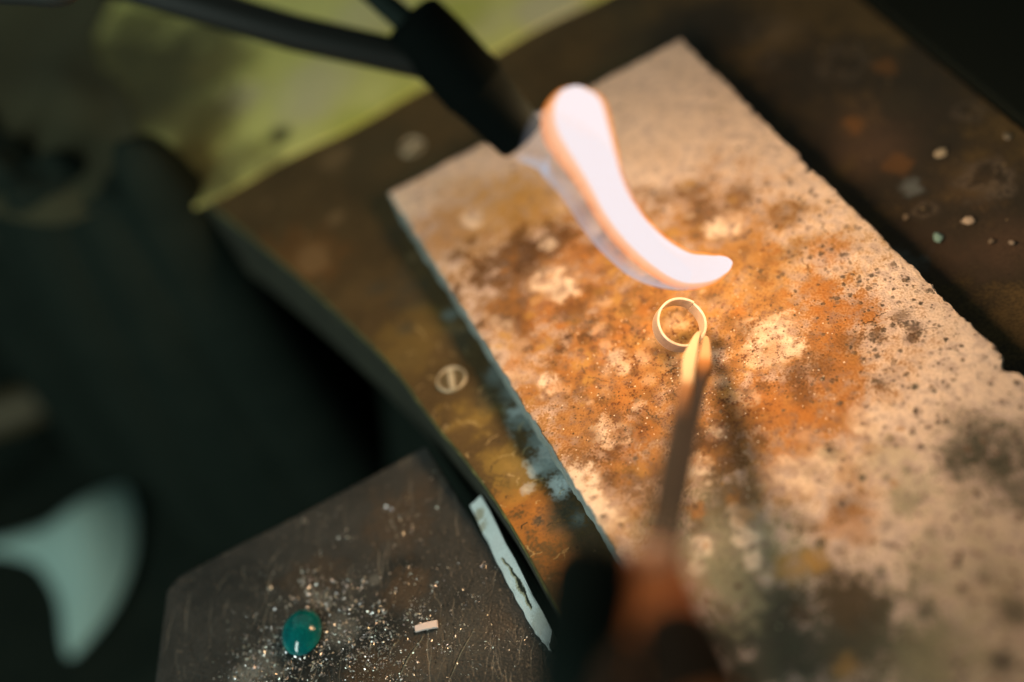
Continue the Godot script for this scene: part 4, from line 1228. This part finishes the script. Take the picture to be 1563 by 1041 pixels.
func build_gem():
	var c := Vector2(-0.18096, 0.00003)
	var rows := []
	for q in [[0.0, 0.90], [0.0006, 0.965], [0.0013, 1.0], [0.0020, 0.985], [0.0030, 0.93], [0.0041, 0.84], [0.0051, 0.72], [0.0059, 0.58], [0.0065, 0.42], [0.0069, 0.25], [0.0071, 0.1], [0.00715, 0.01]]:
		var row := []
		for i in 56:
			var a := TAU * i / 56
			row.append(Vector3(cos(a) * 0.0083 * q[1], q[0], sin(a) * 0.0101 * q[1]))
		rows.append(row)
	var s := Sheet.new(0, 0, 0.03, 0.03, 0.0001, 141, 0.16, 0.5, 1.4)
	s.base(Color(0.0, 0.040, 0.048), Color(0.0, 0.185, 0.19))
	for k in 14:
		s.stain(rng.randf() * 0.03, rng.randf() * 0.03, rng.randf_range(0.0008, 0.0025), Color(0.0, 0.03, 0.03) if k % 2 else Color(0.01, 0.30, 0.26), 0.6, 0.6)
	s.grain(0.12)
	var m := s.material(0.13, 0.002, 0.1)
	m.clearcoat_enabled = true
	m.clearcoat = 0.5
	m.clearcoat_roughness = 0.06
	m.uv1_triplanar = true
	m.uv1_scale = Vector3.ONE * 33.0
	var o := put("gemstone", loft(rows, true, true, 60.0), m, self)
	o.position = Vector3(c.x, -0.0199, c.y)
	o.rotation.y = -0.36
	tag(o, "polished oval teal-green gemstone lying among filings on the bench pin", "gemstone")
	# a small cut strip of pale metal
	var a := Vector3(-0.14111, -0.02000, 0.02404)
	var b := Vector3(-0.13270, -0.02000, 0.02690)
	var d := (b - a)
	var len := d.length()
	rows = []
	for k in 9:
		var u := k / 8.0
		var wv := 0.00125 + 0.0003 * u
		var y := 0.0006 + 0.0004 * sin(u * PI)
		var px := len * u
		rows.append([Vector3(px, y, -wv), Vector3(px, y + 0.0009, -wv), Vector3(px, y + 0.0010, 0), Vector3(px, y + 0.0009, wv), Vector3(px, y, wv), Vector3(px, y - 0.0001, 0)])
	var sm := mat(lin(0.80, 0.66, 0.62), 0.5)
	var strip := put("metal_offcut", loft(rows, true, true, 35.0), sm, self)
	strip.position = Vector3(a.x, -0.0202, a.z)
	strip.rotation.y = -atan2(d.z, d.x)
	tag(strip, "tiny flat pinkish-white metal offcut lying on the bench pin right of the gemstone", "offcut")

func chip(sd: int) -> ArrayMesh:
	var r := RandomNumberGenerator.new()
	r.seed = sd
	var v := PackedVector3Array()
	for p in [Vector3(1, 0, 0), Vector3(-1, 0, 0), Vector3(0, 0.5, 0), Vector3(0, -0.5, 0), Vector3(0, 0, 1), Vector3(0, 0, -1)]:
		v.append(p * r.randf_range(0.5, 1.2) + Vector3(r.randf_range(-0.3, 0.3), r.randf_range(-0.15, 0.15), r.randf_range(-0.3, 0.3)))
	return build(v, PackedInt32Array([0, 2, 4, 4, 2, 1, 1, 2, 5, 5, 2, 0, 4, 3, 0, 1, 3, 4, 5, 3, 1, 0, 3, 5]), 10.0, true)

func pebble(sd: int) -> ArrayMesh:
	var n := noise(sd, 0.8, 3)
	var rows := []
	for j in range(1, 10):
		var row := []
		for i in 18:
			var a := TAU * i / 18
			var b := PI * j / 10.0
			var p := Vector3(cos(a) * sin(b), cos(b), sin(a) * sin(b))
			row.append(p * (0.8 + 0.55 * n.get_noise_3dv(p * 1.4)))
		rows.append(row)
	return loft(rows, true, true, 50.0)

func build_filings():
	var r := RandomNumberGenerator.new()
	r.seed = 99
	var spots := [[-0.17903, 0.00028, 0.01783, 0.01547, 700.00000, 1.00000], [-0.16032, 0.01909, 0.01248, 0.01180, 620.00000, 1.00000], [-0.16809, -0.00617, 0.00643, 0.00625, 160.00000, 1.20000], [-0.19210, 0.00510, 0.00884, 0.00750, 320.00000, 1.20000], [-0.15810, 0.03497, 0.01469, 0.00992, 450.00000, 0.90000], [-0.13790, -0.00885, 0.01556, 0.02100, 170.00000, 1.00000], [-0.14050, -0.03268, 0.02132, 0.02159, 60.00000, 1.10000], [-0.13097, 0.00290, 0.01280, 0.02073, 110.00000, 0.90000], [-0.12873, 0.03147, 0.01483, 0.01669, 150.00000, 0.80000], [-0.16465, 0.00799, 0.00759, 0.00615, 200.00000, 1.30000], [-0.20280, 0.00314, 0.00632, 0.00614, 160.00000, 1.30000], [-0.12659, 0.04573, 0.01214, 0.01640, 120.00000, 0.70000], [-0.17316, -0.01651, 0.00572, 0.00421, 60.00000, 1.50000]]
	var all := []
	var clump := Vector2.ZERO
	var tight := 0.001
	for q in spots:
		for k in int(q[4] * 1.6):
			if k % 14 == 0:
				clump = Vector2(r.randfn(q[0], q[2]), r.randfn(q[1], q[3]))
				tight = r.randf_range(0.0006, 0.0042)
			all.append(Vector3(r.randfn(clump.x, tight), r.randfn(clump.y, tight), q[5]))
	var mm := MultiMesh.new()
	mm.transform_format = MultiMesh.TRANSFORM_3D
	mm.use_colors = true
	mm.mesh = chip(5)
	var keep := []
	for p in all:
		var z: float = p.y
		var xr: float = lerpf(-0.1042, -0.099, (z + 0.0544) / 0.115) - 0.0015
		var xl: float = -0.222 if z > -0.01 else -0.21
		if p.x < xr and p.x > xl and z > -0.053:
			keep.append(p)
	mm.instance_count = keep.size()
	for k in keep.size():
		var sz: float = 0.00010 + 0.00058 * pow(r.randf(), 4.0)
		sz *= keep[k].z
		var b := Basis.from_euler(Vector3(r.randf_range(-0.6, 0.6), r.randf() * TAU, r.randf_range(-0.6, 0.6))).scaled(Vector3(1, 1, 1) * sz)
		b = b * Basis.from_scale(Vector3(r.randf_range(0.7, 1.6), r.randf_range(0.6, 1.2), r.randf_range(0.6, 1.0)))
		mm.set_instance_transform(k, Transform3D(b, Vector3(keep[k].x, -0.02 + sz * 0.25, keep[k].y)))
		var g := r.randf_range(0.5, 1.0)
		mm.set_instance_color(k, Color(g, g * r.randf_range(0.9, 1.0), g * r.randf_range(0.8, 1.0)))
	var o := MultiMeshInstance3D.new()
	o.name = "metal_filings"
	o.multimesh = mm
	var m := mat(lin(0.97, 0.98, 0.97), 0.28, 0.8)
	m.vertex_color_use_as_albedo = true
	o.material_override = m
	add_child(o)
	tag(o, "fine silver filings scattered over the bench pin", "filings")
	o.set_meta("kind", "stuff")

func build_crumbs():
	var k := 0
	for q in [
		[Vector2(0.14261, -0.04183), 0.0042, lin(0.42, 0.34, 0.23), "largest pale crumb on the bench, upper right of the board"],
		[Vector2(0.11377, -0.00346), 0.0036, lin(0.20, 0.34, 0.31), "teal crumb on the bench close to the right edge of the board"],
		[Vector2(0.12791, -0.00334), 0.0036, lin(0.45, 0.35, 0.26), "pinkish-white crumb just right of the teal crumb on the bench"],
		[Vector2(0.11060, -0.02053), 0.0023, lin(0.2, 0.15, 0.1), "dull tan crumb on the bench between the board and the teal crumb"],
		[Vector2(0.13348, 0.01628), 0.0020, lin(0.25, 0.19, 0.14), "small pale crumb nearest the right border, beside a duller one"],
		[Vector2(0.12806, 0.01095), 0.0019, lin(0.2, 0.15, 0.1), "small dull crumb between the pinkish-white crumb and the right border"],
		[Vector2(0.16852, -0.03262), 0.0028, lin(0.15, 0.12, 0.08), "dull brown crumb by the dark rail, uppermost of the bench crumbs"]]:
		var p: Vector2 = q[0]
		var o := put("flux_crumb", pebble(200 + k), mat(q[2], 0.45), self)
		o.position = Vector3(p.x, 0.0011, p.y)
		o.scale = Vector3(q[1] * 0.8, q[1] * 0.3, q[1] * 0.62)
		o.rotation.y = k * 1.3
		tag(o, q[3], "crumb", "crumbs on the bench right of the board")
		k += 1
